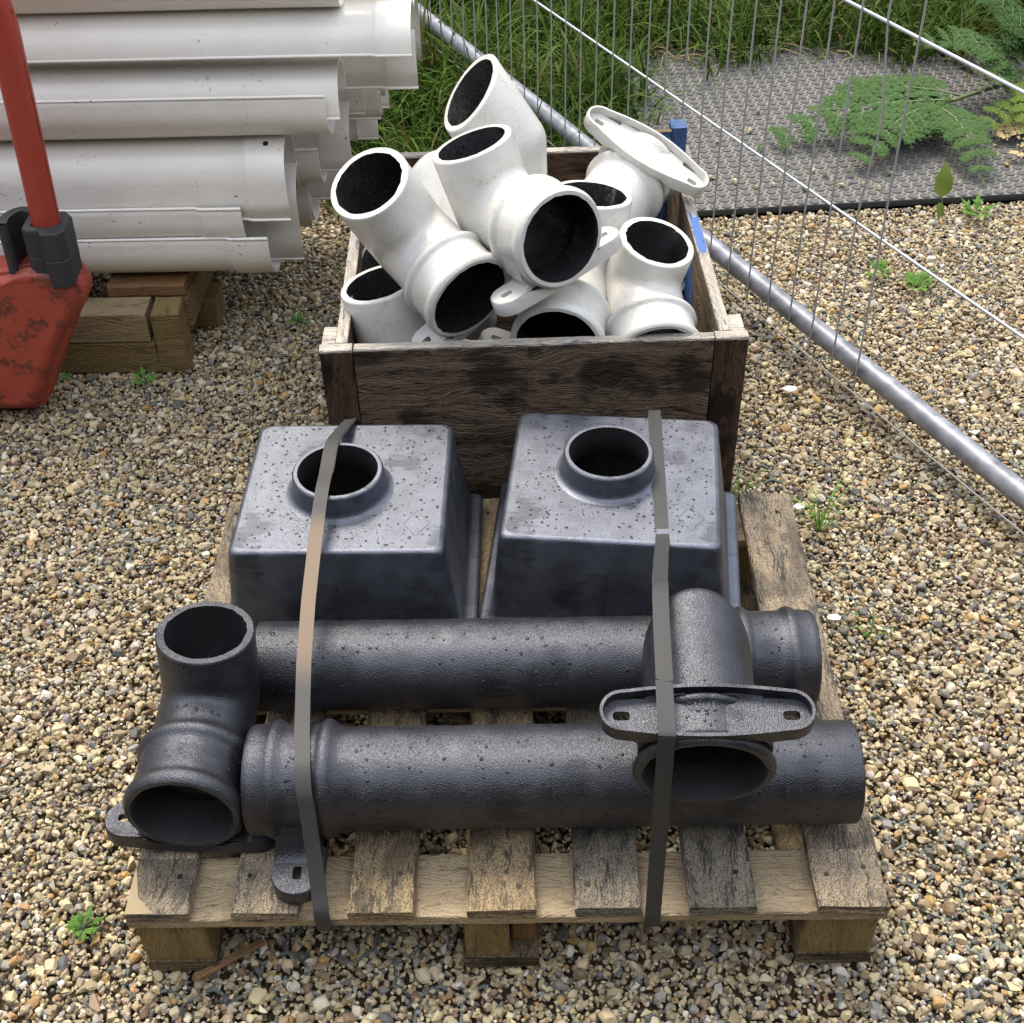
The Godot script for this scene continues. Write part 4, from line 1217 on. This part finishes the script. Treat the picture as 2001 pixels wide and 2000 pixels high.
func build_white_fittings():
	var R := 0.0715; var Rs := 0.0775
	var G := "white pipe bends heaped in the crate"
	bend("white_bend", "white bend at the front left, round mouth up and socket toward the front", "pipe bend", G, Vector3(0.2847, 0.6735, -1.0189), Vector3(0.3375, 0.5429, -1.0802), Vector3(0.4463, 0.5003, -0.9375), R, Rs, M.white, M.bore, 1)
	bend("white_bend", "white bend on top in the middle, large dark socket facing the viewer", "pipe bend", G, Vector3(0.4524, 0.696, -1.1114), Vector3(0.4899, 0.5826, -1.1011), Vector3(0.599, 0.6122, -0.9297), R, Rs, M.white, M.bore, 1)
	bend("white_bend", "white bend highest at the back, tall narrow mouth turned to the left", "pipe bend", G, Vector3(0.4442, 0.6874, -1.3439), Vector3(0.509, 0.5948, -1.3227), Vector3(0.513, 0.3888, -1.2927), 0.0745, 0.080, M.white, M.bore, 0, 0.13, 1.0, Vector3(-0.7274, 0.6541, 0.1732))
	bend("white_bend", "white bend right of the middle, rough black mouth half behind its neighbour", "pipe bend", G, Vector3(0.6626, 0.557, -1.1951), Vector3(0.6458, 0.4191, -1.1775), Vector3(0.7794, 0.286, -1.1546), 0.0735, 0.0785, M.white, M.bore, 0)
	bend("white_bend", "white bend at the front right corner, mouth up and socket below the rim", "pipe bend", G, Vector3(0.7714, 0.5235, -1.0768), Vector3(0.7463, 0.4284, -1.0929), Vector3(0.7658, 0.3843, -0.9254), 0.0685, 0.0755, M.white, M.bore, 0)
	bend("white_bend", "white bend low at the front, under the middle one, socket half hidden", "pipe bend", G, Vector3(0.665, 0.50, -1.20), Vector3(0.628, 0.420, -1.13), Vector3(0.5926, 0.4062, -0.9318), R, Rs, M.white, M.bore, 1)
	# the one seen from behind, ear plate hollow showing
	var pc := Vector3(0.7783, 0.5365, -1.4169)
	var v := Vector3(0.8239, -0.4015, 0.4001).normalized()
	var n := Vector3(0.2914, 0.9055, 0.3085).normalized()
	var b := n.cross(v).normalized()   # towards the socket mouth
	var Pq := pc - n * (Rs + 0.012) - b * (0.20 - 0.058)
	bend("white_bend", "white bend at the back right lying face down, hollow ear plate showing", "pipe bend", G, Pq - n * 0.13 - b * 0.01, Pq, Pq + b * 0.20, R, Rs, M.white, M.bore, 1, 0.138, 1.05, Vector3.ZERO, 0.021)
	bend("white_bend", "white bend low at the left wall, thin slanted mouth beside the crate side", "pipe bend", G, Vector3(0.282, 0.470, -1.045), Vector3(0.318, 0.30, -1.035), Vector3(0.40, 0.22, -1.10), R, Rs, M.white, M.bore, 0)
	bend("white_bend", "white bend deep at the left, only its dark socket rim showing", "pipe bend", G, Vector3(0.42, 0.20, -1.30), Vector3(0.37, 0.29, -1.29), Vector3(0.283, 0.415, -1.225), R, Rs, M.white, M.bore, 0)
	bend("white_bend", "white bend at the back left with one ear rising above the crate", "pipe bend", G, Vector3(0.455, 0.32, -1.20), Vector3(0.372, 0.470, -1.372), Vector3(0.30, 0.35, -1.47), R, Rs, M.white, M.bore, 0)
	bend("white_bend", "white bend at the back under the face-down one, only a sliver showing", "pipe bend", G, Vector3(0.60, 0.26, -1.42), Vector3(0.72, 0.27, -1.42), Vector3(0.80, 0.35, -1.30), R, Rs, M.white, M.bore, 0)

# ==================================================================== straps
func strap(label: String, path: Array, wid: float, tan_from: float, tan_to: float, clip: Array):
	var lowest: Vector3 = path[0][0]
	var t := thing("steel_strap", label, "strap", lowest, "steel bands holding the load to the pallet")
	var st := mb()
	var pts := []; var sides := []
	var raw := []; var rs := []
	for q in path: raw.append(q[0]); rs.append(q[1])
	for i in raw.size() - 1:
		var per := clampi(int(raw[i].distance_to(raw[i + 1]) / 0.003), 4, 64)
		for k in per:
			var f := float(k) / per
			pts.append(raw[i].cubic_interpolate(raw[i + 1], raw[maxi(i - 1, 0)], raw[mini(i + 2, raw.size() - 1)], f) if raw[i].distance_to(raw[i + 1]) < 0.09 else raw[i].lerp(raw[i + 1], f))
			sides.append(rs[i].lerp(rs[i + 1], f))
	pts.append(raw[-1]); sides.append(rs[-1])
	var rows := []
	for i in pts.size():
		var d: Vector3 = (pts[mini(i + 1, pts.size() - 1)] - pts[maxi(i - 1, 0)]).normalized()
		var s: Vector3 = (sides[i] - d * sides[i].dot(d)).normalized()
		var n := s.cross(d).normalized()
		var hw := wid / 2; var ht := 0.0006
		rows.append(PackedVector3Array([pts[i] - s * hw - n * ht, pts[i] + s * hw - n * ht, pts[i] + s * hw + n * ht, pts[i] - s * hw + n * ht]))
	for i in rows.size() - 1:
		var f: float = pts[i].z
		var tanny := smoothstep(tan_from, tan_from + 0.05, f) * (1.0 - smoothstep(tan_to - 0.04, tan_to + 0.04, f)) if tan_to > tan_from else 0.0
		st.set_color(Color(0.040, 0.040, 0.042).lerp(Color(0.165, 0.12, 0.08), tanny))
		for j in 4:
			var k := (j + 1) % 4
			loft(st, [PackedVector3Array([rows[i][j], rows[i][k]]), PackedVector3Array([rows[i + 1][j], rows[i + 1][k]])], false, j + 1, (rows[i][j] + rows[i][k]) / 2 - (rows[i][0] + rows[i][2]) / 2)
	part(t, "band", done(st), M.steel)
	# the crimped overlap
	var sc := mb()
	sc.set_color(Color(0.09, 0.088, 0.086))
	var crow := []
	for i in pts.size():
		if pts[i].z < clip[0] or pts[i].z > clip[1] or pts[i].y < 0.33: continue
		var r: PackedVector3Array = rows[i]
		var n: Vector3 = (r[3] - r[0]).normalized(); var s: Vector3 = (r[1] - r[0]).normalized()
		crow.append(PackedVector3Array([r[3] + n * 0.0004 - s * 0.0008, r[2] + n * 0.0004 + s * 0.0008, r[2] + n * 0.0018 + s * 0.0008, r[3] + n * 0.0018 - s * 0.0008]))
	for j in 4:
		var k := (j + 1) % 4
		for i in crow.size() - 1:
			loft(sc, [PackedVector3Array([crow[i][j], crow[i][k]]), PackedVector3Array([crow[i + 1][j], crow[i + 1][k]])], false, j + 1, (crow[i][j] + crow[i][k]) / 2 - (crow[i][0] + crow[i][2]) / 2)
	cap(sc, crow[-1], Vector3.BACK); cap(sc, crow[0], Vector3.FORWARD)
	part(t, "crimped_overlap", done(sc), M.steel)
	var ds := []
	for i in 90:
		var q := rng.randi() % (rows.size() - 1)
		if pts[q].y < 0.2: continue
		var r: PackedVector3Array = rows[q]
		var n: Vector3 = (r[3] - r[0]).normalized()
		ds.append([r[3].lerp(r[2], 0.1 + 0.8 * rng.randf()).lerp(rows[q + 1][3].lerp(rows[q + 1][2], 0.5), rng.randf() * 0.6) - t.position, n, 0.0006 + 0.0016 * pow(rng.randf(), 2.0)])
	drops(t, ds)

func build_straps():
	var X := Vector3.RIGHT
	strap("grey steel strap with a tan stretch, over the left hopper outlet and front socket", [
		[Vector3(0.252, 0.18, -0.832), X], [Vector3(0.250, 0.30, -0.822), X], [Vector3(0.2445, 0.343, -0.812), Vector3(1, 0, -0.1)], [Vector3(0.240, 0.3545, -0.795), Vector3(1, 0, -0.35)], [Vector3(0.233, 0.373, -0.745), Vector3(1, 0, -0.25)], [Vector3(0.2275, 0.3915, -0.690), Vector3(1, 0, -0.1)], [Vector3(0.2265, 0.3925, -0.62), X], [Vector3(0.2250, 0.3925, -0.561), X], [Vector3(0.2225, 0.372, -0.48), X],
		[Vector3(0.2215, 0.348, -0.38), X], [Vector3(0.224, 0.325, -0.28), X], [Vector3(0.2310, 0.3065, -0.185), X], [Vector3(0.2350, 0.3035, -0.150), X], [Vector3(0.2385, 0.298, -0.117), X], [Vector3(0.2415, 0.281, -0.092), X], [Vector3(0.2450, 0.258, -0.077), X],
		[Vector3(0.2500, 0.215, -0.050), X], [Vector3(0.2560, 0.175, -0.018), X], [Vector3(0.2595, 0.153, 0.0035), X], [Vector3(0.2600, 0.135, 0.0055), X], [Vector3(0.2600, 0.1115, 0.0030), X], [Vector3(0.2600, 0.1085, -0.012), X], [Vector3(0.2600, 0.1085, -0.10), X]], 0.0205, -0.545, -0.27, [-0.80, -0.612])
	strap("dark grey steel strap beside the right hopper outlet and over the ear plate", [
		[Vector3(0.758, 0.18, -0.840), X], [Vector3(0.757, 0.31, -0.832), X], [Vector3(0.7545, 0.3425, -0.824), X], [Vector3(0.7525, 0.3475, -0.805), X], [Vector3(0.7475, 0.3478, -0.70), X], [Vector3(0.7405, 0.3478, -0.56), X], [Vector3(0.7370, 0.3495, -0.492), X], [Vector3(0.7215, 0.415, -0.385), X],
		[Vector3(0.7065, 0.480, -0.275), X], [Vector3(0.7035, 0.4945, -0.245), X], [Vector3(0.7010, 0.4965, -0.215), X], [Vector3(0.6980, 0.4925, -0.16), X], [Vector3(0.6955, 0.4862, -0.100), X], [Vector3(0.6945, 0.4845, -0.088), X], [Vector3(0.6928, 0.4722, -0.0285), X], [Vector3(0.6925, 0.4690, -0.0235), X], [Vector3(0.6924, 0.4640, -0.0215), X],
		[Vector3(0.6920, 0.44, -0.0195), X], [Vector3(0.6915, 0.30, -0.0085), X], [Vector3(0.6912, 0.17, 0.0020), X], [Vector3(0.6910, 0.1515, 0.0045), X], [Vector3(0.6910, 0.135, 0.0055), X], [Vector3(0.6910, 0.1115, 0.0030), X], [Vector3(0.6910, 0.1085, -0.012), X], [Vector3(0.6910, 0.1085, -0.10), X]], 0.0205, 0.0, -1.0, [-0.812, -0.74])

# ==================================================================== barrier
func build_barrier():
	var zc := -1.335
	var t := thing("plastic_barrier", "scuffed red plastic barrier foot and post with a black rubber clip", "barrier", Vector3(-0.64, 0, zc))
	var out := [Vector2(-0.505, 0.356), Vector2(-0.47, 0.360), Vector2(-0.438, 0.372), Vector2(-0.395, 0.370), Vector2(-0.366, 0.352), Vector2(-0.349, 0.322), Vector2(-0.345, 0.297), Vector2(-0.356, 0.272), Vector2(-0.388, 0.222), Vector2(-0.425, 0.155), Vector2(-0.460, 0.088), Vector2(-0.478, 0.054), Vector2(-0.496, 0.030), Vector2(-0.524, 0.018), Vector2(-0.56, 0.016)]
	var half := []
	for q in spline(out.map(func(q): return Vector3(q.x, q.y, 0)), 3): half.append(Vector2(q.x, q.y))
	var full := []
	for q in half: full.append(q)
	for i in half.size(): full.append(Vector2(-1.30 - half[half.size() - 1 - i].x, half[half.size() - 1 - i].y))
	var c := Vector2(-0.65, 0.20)
	var ring := func(inset: float, z: float) -> PackedVector3Array:
		var a := PackedVector3Array()
		for q in full:
			var d: Vector2 = q - c
			var L := d.length()
			var p: Vector2 = c + d * maxf(0.05, 1.0 - inset / L)
			a.append(Vector3(p.x, p.y, zc + z))
		return a
	var st := mb()
	var prof := [[0.012, -0.05], [0.004, -0.045], [0.0, -0.030], [0.0, -0.003], [0.002, 0.0], [0.0, 0.003], [0.001, 0.018], [0.007, 0.026], [0.011, 0.024], [0.016, 0.034], [0.026, 0.044], [0.040, 0.048], [0.050, 0.046], [0.062, 0.046]]
	var rows := []
	for q in prof: rows.append(ring.call(q[0], q[1]))
	loft(st, rows, true, 1)
	cap(st, rows[-1], Vector3.BACK, 1); cap(st, rows[0], Vector3.FORWARD)
	part(t, "barrier_foot", done(st), M.red)
	for sx in [0, 1]:
		var mx := func(x: float) -> float: return x if sx == 0 else -1.30 - x
		var sp := mb()
		tube(sp, spline([Vector3(mx.call(-0.398), 0.35, zc), Vector3(mx.call(-0.3935), 0.42, zc), Vector3(mx.call(-0.386), 0.55, zc), Vector3(mx.call(-0.376), 0.73, zc), Vector3(mx.call(-0.372), 0.86, zc), Vector3(mx.call(-0.40), 0.96, zc), Vector3(mx.call(-0.50), 1.0, zc), Vector3(-0.65, 1.0, zc)], 6), 0.0275, 22, true)
		part(t, "post", done(sp), M.red_clean)
		if sx == 0:
			var seam := mb()
			tube(seam, spline([Vector3(-0.3675, 0.40, zc + 0.006), Vector3(-0.359, 0.55, zc + 0.006), Vector3(-0.349, 0.73, zc + 0.006), Vector3(-0.345, 0.86, zc + 0.006)], 6), 0.0016, 5)
			part(t, "mould_seam", done(seam), M.red)
	# rubber clip: a ribbed block round the post with a hook on its left
	var ax := Vector3(0.042, 1.0, 0).normalized()
	var bx := Vector3(1, -0.042, 0).normalized(); var bz := Vector3.BACK
	var o := Vector3(-0.402, 0.330, zc)
	var sec := [Vector2(-0.034, 0.030), Vector2(-0.022, 0.040), Vector2(0.000, 0.038), Vector2(0.006, 0.052), Vector2(0.036, 0.050), Vector2(0.047, 0.034), Vector2(0.047, -0.024), Vector2(0.032, -0.042), Vector2(-0.020, -0.042), Vector2(-0.036, -0.028)]
	var sc := mb()
	var crow := []
	for q in [[0.0, 0.95], [0.003, 1.0], [0.058, 1.02], [0.0605, 0.985], [0.063, 1.02], [0.118, 1.02], [0.121, 0.98]]:
		var r := PackedVector3Array()
		for p in sec: r.append(o + ax * q[0] + bx * p.x * q[1] + bz * p.y * q[1])
		crow.append(r)
	for i in crow.size() - 1: loft(sc, [crow[i], crow[i + 1]], true, -1)
	cap(sc, crow[0], -ax); 
	var inner := circle(o + ax * 0.121, bx, bz, 0.0285, 10)
	# top face as a ring round the post, matched by angle
	var top := PackedVector3Array()
	for p in sec:
		var dd: Vector2 = p.normalized()
		top.append(o + ax * 0.121 + bx * dd.x * 0.0278 + bz * dd.y * 0.0278)
	loft(sc, [crow[-1], top], true, 3, ax)
	var cl := part(t, "rubber_clip", done(sc), M.rubber)
	var sh := mb()
	var hook := [Vector2(-0.030, -0.030), Vector2(-0.050, -0.036), Vector2(-0.066, -0.022), Vector2(-0.074, 0.004), Vector2(-0.072, 0.026)]
	var hr := []
	var cur := []
	for q in spline(hook.map(func(q): return Vector3(q.x, 0, q.y)), 4): cur.append(Vector2(q.x, q.z))
	var lo := PackedVector3Array(); 
	var loopp := []
	for i in cur.size():
		var d: Vector2 = (cur[mini(i + 1, cur.size() - 1)] - cur[maxi(i - 1, 0)]).normalized()
		loopp.append(cur[i] + Vector2(-d.y, d.x) * 0.0095)
	loopp.append(cur[-1] + (cur[-1] - cur[-2]).normalized() * 0.008)
	for i in range(cur.size() - 1, -1, -1):
		var d: Vector2 = (cur[mini(i + 1, cur.size() - 1)] - cur[maxi(i - 1, 0)]).normalized()
		loopp.append(cur[i] - Vector2(-d.y, d.x) * 0.0095)
	for q in [0.012, 0.015, 0.125, 0.128]:
		var r := PackedVector3Array()
		for p in loopp: r.append(o + ax * q + bx * p.x + bz * p.y)
		hr.append(r)
	loft(sh, hr, true, 1)
	var n2: int = cur.size()
	for e in [0, hr.size() - 1]:
		var a := PackedVector3Array(); var b := PackedVector3Array()
		for j in n2: a.append(hr[e][j]); b.append(hr[e][hr[e].size() - 1 - j])
		loft(sh, [a, b], false, 4, ax if e > 0 else -ax)
	part(cl, "clip_hook", done(sh), M.rubber)

# ==================================================================== plants
func leaflet(st: SurfaceTool, p: Vector3, d: Vector3, n: Vector3, L: float, w: float):
	var s := d.cross(n).normalized()
	var m := p + d * L * 0.45 + n * L * 0.06; var e := p + d * L - n * L * 0.12
	var l := p + d * L * 0.42 - s * w - n * L * 0.05; var r := p + d * L * 0.42 + s * w - n * L * 0.05
	tri(st, p, r, m, -1); tri(st, m, r, e, -1); tri(st, p, m, l, -1); tri(st, m, e, l, -1)

func broad_leaf(st: SurfaceTool, p: Vector3, d: Vector3, n: Vector3, L: float, w: float):
	var s := d.cross(n).normalized()
	var l := PackedVector3Array(); var m := PackedVector3Array(); var r := PackedVector3Array()
	for i in 8:
		var f := i / 7.0
		var ww := w * pow(sin(PI * pow(f, 0.75)), 0.8) * (1.0 if i % 2 == 0 else 0.93)
		var c := p + d * L * f + n * (sin(f * PI) * 0.10 - f * f * 0.22) * L
		m.append(c); l.append(c - s * ww + n * ww * 0.25); r.append(c + s * ww + n * ww * 0.2)
	loft(st, [l, m], false, 1, n); loft(st, [m, r], false, 1, n)

func frond(st: SurfaceTool, stem: SurfaceTool, base: Vector3, tip: Vector3, n: Vector3, wid: float, arch: float, level: int, r: RandomNumberGenerator):
	var ax := tip - base; var L := ax.length(); var d := ax / L
	var s := d.cross(n).normalized()
	var up := s.cross(d).normalized()
	var at := func(f: float) -> Vector3: return base + ax * f + up * arch * sin(PI * f * 0.9) - up * arch * 0.6 * f * f
	if level > 0:
		var pts := []
		for i in 7: pts.append(at.call(i / 6.0))
		tube(stem, pts, [0.0016 * level, 0.0014 * level, 0.0012 * level, 0.001 * level, 0.0008 * level, 0.0006 * level, 0.0004], 5, false)
	var cnt := 8 if level == 2 else (5 if level == 1 else 3)
	for i in cnt:
		var f := 0.12 + 0.88 * i / (cnt - 1.0)
		var prof := pow(1.0 - f, 0.75) * (1.0 - 0.35 * (1.0 - f)) + 0.10
		for sd in [-1.0, 1.0]:
			var q: Vector3 = at.call(f)
			var dd: Vector3 = (s * sd * 0.85 + d * 0.62 + up * (0.05 + 0.1 * r.randf())).normalized()
			var len := wid * prof * (0.85 + 0.3 * r.randf())
			if level == 0: leaflet(st, q, dd, up, len * 1.5, len * 0.62)
			else: frond(st, stem, q, q + dd * len - n * len * (0.10 + 0.15 * r.randf()), (up + s * (r.randf() - 0.5) * 0.5).normalized(), len * (0.50 if level == 2 else 0.72), len * 0.06, level - 1, r)
	if level == 0: leaflet(st, tip, d, up, wid * 0.5, wid * 0.16)

func build_plants():
	var r := RandomNumberGenerator.new(); r.seed = 404
	# the big feathery plant leaning over the mat
	var t := thing("feathery_plant", "feathery green fern-leaved plant leaning over the rubber mat", "plant", Vector3(2.25, 0, -3.0))
	var st := mb()
	tube(st, spline([Vector3(2.32, -0.02, -3.05), Vector3(2.10, 0.06, -2.86), Vector3(1.95, 0.085, -2.76), Vector3(1.76, 0.08, -2.655)], 5), 0.0055, 8)
	tube(st, spline([Vector3(2.28, -0.02, -3.1), Vector3(2.22, 0.25, -3.2), Vector3(2.10, 0.38, -3.25)], 5), 0.005, 8)
	part(t, "stem", done(st), M.stem)
	var fr := [
		[Vector3(1.80, 0.085, -2.67), Vector3(1.22, 0.045, -2.50), 0.30, 0.05, 0], [Vector3(1.72, 0.08, -2.64), Vector3(1.44, 0.05, -2.33), 0.24, 0.05, 0], [Vector3(1.82, 0.09, -2.69), Vector3(1.40, 0.06, -2.72), 0.22, 0.05, 0],
		[Vector3(1.74, 0.08, -2.64), Vector3(1.78, 0.04, -2.26), 0.20, 0.05, 0], [Vector3(1.95, 0.085, -2.76), Vector3(1.86, 0.14, -2.62), 0.14, 0.04, 0], [Vector3(2.05, 0.09, -2.83), Vector3(1.72, 0.19, -2.86), 0.22, 0.05, 0],
		[Vector3(2.10, 0.10, -2.90), Vector3(1.88, 0.30, -3.00), 0.22, 0.05, 0], [Vector3(2.16, 0.30, -3.22), Vector3(1.95, 0.42, -3.15), 0.22, 0.05, 0], [Vector3(2.12, 0.10, -2.9), Vector3(2.00, 0.22, -2.72), 0.20, 0.05, 0],
		[Vector3(2.15, 0.36, -3.25), Vector3(1.90, 0.40, -3.45), 0.20, 0.04, 0], [Vector3(2.05, 0.08, -2.8), Vector3(1.94, 0.05, -2.36), 0.18, 0.05, 1], [Vector3(2.10, 0.06, -2.7), Vector3(1.80, 0.05, -2.50), 0.16, 0.04, 1], [Vector3(2.2, 0.05, -2.6), Vector3(1.93, 0.04, -2.28), 0.16, 0.04, 0]]
	for q in fr:
		var a := mb(); var b := mb()
		frond(a, b, q[0], q[1], Vector3(0, 1, 0.25).normalized(), q[2] * 0.68, q[3], 2, r)
		var o := part(t, "frond", done(a), M.leaf if q[4] == 0 else M.leaf_old)
		part(o, "rachis", done(b), M.stem)
	for q in [[Vector3(2.02, 0.05, -2.62), Vector3(1.88, 0.03, -2.50), 0.07], [Vector3(2.05, 0.05, -2.5), Vector3(1.88, 0.03, -2.38), 0.06]]:
		var a := mb(); var b := mb()
		frond(a, b, q[0], q[1], Vector3.UP, q[2], 0.02, 1, r)
		var o := part(t, "withered_frond", done(a), M.straw)
		o.set_meta("label", "withered straw-coloured leaf")
		part(o, "rachis", done(b), M.straw)
	# sapling with one big leaf in front of the mat
	var s := thing("sapling", "thin sapling with one large yellow-green leaf in front of the mat", "plant", Vector3(1.64, 0, -2.13))
	var ss := mb()
	tube(ss, [Vector3(1.645, -0.01, -2.13), Vector3(1.635, 0.03, -2.125), Vector3(1.625, 0.066, -2.12)], 0.0016, 5)
	part(s, "stem", done(ss), M.stem)
	var sl := mb()
	broad_leaf(sl, Vector3(1.625, 0.060, -2.12), Vector3(0.0, 0.95, -0.15).normalized(), Vector3(-0.25, 0.15, 1).normalized(), 0.088, 0.024)
	broad_leaf(sl, Vector3(1.622, 0.045, -2.12), Vector3(0.05, -0.5, 0.3).normalized(), Vector3(0.2, 0.7, 0.7).normalized(), 0.042, 0.012)
	part(s, "leaf", done(sl), M.leaf_old)
	# rosettes and tufts in the gravel
	var rosettes := [[Vector3(1.485, 0, -1.768), 0.055, 11, "lobed green weed in the gravel beyond the fence rail"], [Vector3(1.725, 0, -2.12), 0.06, 9, "pale green seedling by the mat edge, right of the sapling"], [Vector3(-0.311, 0, -1.425), 0.036, 8, "bright green seedling in front of the timber bearer end"], [Vector3(-0.500, 0, -1.44), 0.026, 7, "small seedling in front of the bearer, beside the red barrier"], [Vector3(-0.105, 0, -0.070), 0.030, 12, "mossy green weed in the gravel left of the pallet front"], [Vector3(0.003, 0, -1.66), 0.034, 7, "tiny weed in the gravel between the gutters and the crate"], [Vector3(1.41, 0, -1.83), 0.045, 7, "reddish-stemmed thin weed behind the fence, near the lobed one"], [Vector3(1.73, 0, -1.60), 0.03, 6, "small yellow-green seedling near the right edge beyond the fence"]]
	for q in rosettes:
		var w := thing("weed", q[3], "weed", q[0], "weeds growing through the gravel")
		var a := mb()
		for i in q[2]:
			var an: float = TAU * i / q[2] + r.randf() * 0.6
			var el := 0.25 + 0.75 * r.randf()
			var d := Vector3(cos(an) * cos(el), sin(el), sin(an) * cos(el))
			var p: Vector3 = q[0] + Vector3(0, 0.004, 0) + d * q[1] * 0.15
			leaflet(a, p, d, (Vector3.UP - d * d.y).normalized(), q[1] * (0.6 + 0.5 * r.randf()), q[1] * 0.16)
			for k in [-1.0, 1.0]:
				leaflet(a, p + d * q[1] * 0.4, (d + Vector3(-sin(an), 0.2, cos(an)) * k * 0.9).normalized(), Vector3.UP, q[1] * 0.34, q[1] * 0.08)
		part(w, "leaves", done(a), M.weed)
	for q in [[Vector3(1.095, 0, -0.905), 26, 0.13, "grass tuft in the gravel at the pallet's back right corner"], [Vector3(0.955, 0, -1.005), 12, 0.10, "few grass blades beside the crate's front right corner"], [Vector3(1.13, 0, -0.62), 6, 0.09, "thin grass blades right of the pallet, half way along"]]:
		var w := thing("grass_tuft", q[3], "grass tuft", q[0], "grass tufts in the gravel")
		var a := mb()
		for i in q[1]:
			var an := r.randf() * TAU; var L: float = q[2] * (0.5 + 0.6 * r.randf())
			var d := Vector3(cos(an), 0, sin(an)); var sd := Vector3(-sin(an), 0, cos(an)) * 0.0014
			var p: Vector3 = q[0] + d * 0.012 * r.randf(); var le := 0.5 + 0.8 * r.randf()
			var p1 := p + Vector3.UP * L * 0.45 + d * L * 0.2 * le; var p2 := p1 + Vector3.UP * L * 0.2 + d * L * 0.5 * le
			tri(a, p - sd, p + sd, p1 + sd, -1); tri(a, p - sd, p1 + sd, p1 - sd, -1); tri(a, p1 - sd, p1 + sd, p2, -1)
		part(w, "blades", done(a), M.weed)

# ==================================================================== litter
func build_litter():
	var r := RandomNumberGenerator.new(); r.seed = 31
	# stones kicked onto the mat
	var spots := [Vector2(1.12, -2.30), Vector2(1.17, -2.27), Vector2(1.22, -2.285), Vector2(1.30, -2.25), Vector2(1.34, -2.36), Vector2(1.37, -2.33), Vector2(1.40, -2.27), Vector2(1.43, -2.29), Vector2(1.46, -2.275), Vector2(1.50, -2.25), Vector2(1.55, -2.33), Vector2(1.20, -2.62), Vector2(1.10, -2.55), Vector2(1.06, -2.33), Vector2(1.72, -2.27), Vector2(1.28, -2.40), Vector2(1.25, -2.75), Vector2(1.88, -2.37)]
	var shape := []
	for k in 4: shape.append(stone_mesh(700 + k, 5, false))
	for i in spots.size():
		var o := MeshInstance3D.new(); o.mesh = shape[i % 4]
		var m: StandardMaterial3D = M.stone.duplicate(); m.vertex_color_use_as_albedo = false
		m.albedo_color = stone_color(r).linear_to_srgb()
		o.material_override = m
		o.name = numbered("loose_stone"); add_child(o)
		var s := 0.006 + 0.006 * r.randf()
		o.position = Vector3(spots[i].x, 0.016 + s * 0.55 + 0.0035, spots[i].y); o.scale = Vector3(s, s, s); o.rotation.y = r.randf() * TAU
		tag(o, "small flint stone lying loose on the grey studded mat", "stone", "stones lying on the rubber mat")
	# paper scraps
	for q in [[Vector3(1.112, 0.012, -1.344), 0.018, "white scrap lying in the gravel between crate and fence"], [Vector3(1.062, 0.012, -0.955), 0.013, "small white scrap in the gravel behind the pallet corner"], [Vector3(1.072, 0.012, -0.655), 0.012, "white chip in the gravel close to the pallet's right edge"]]:
		var st := mb(); var row := PackedVector3Array(); var row2 := PackedVector3Array()
		for j in 7:
			var a := TAU * j / 7; var k: float = q[1] * (0.6 + 0.6 * r.randf())
			row.append(q[0] + Vector3(cos(a) * k, 0.003 * r.randf(), sin(a) * k * 0.6)); row2.append(row[j] - Vector3(0, 0.0015, 0))
		cap(st, row, Vector3.UP, 1); loft(st, [row, row2], true, 2)
		tag(part(self, "white_scrap", done(st), M.paper), q[2], "scrap")
	# splinter in front of the pallet
	var st2 := mb()
	timber(st2, Vector3(0.070, 0.010, 0.012), Vector3(0.158, 0.016, -0.040), Vector3.UP, 0.012, 0.004, 0.001, 0.0012, 8)
	tag(part(self, "wood_splinter", done(st2), M.plank), "long brown wood splinter on the gravel before the pallet", "splinter")
	var st3 := mb()
	tube(st3, spline([Vector3(0.918, 0.1335, -0.030), Vector3(0.925, 0.140, -0.012), Vector3(0.929, 0.152, -0.002)], 5), 0.0005, 5)
	tube(st3, spline([Vector3(0.890, 0.1335, 0.0), Vector3(0.905, 0.1345, -0.004), Vector3(0.930, 0.1365, -0.010), Vector3(0.950, 0.134, -0.006)], 5), 0.0005, 5)
	tag(part(self, "dry_stalk", done(st3), M.straw), "thin dry grass stalk curled on the pallet's front rail, right end", "dry stalk")
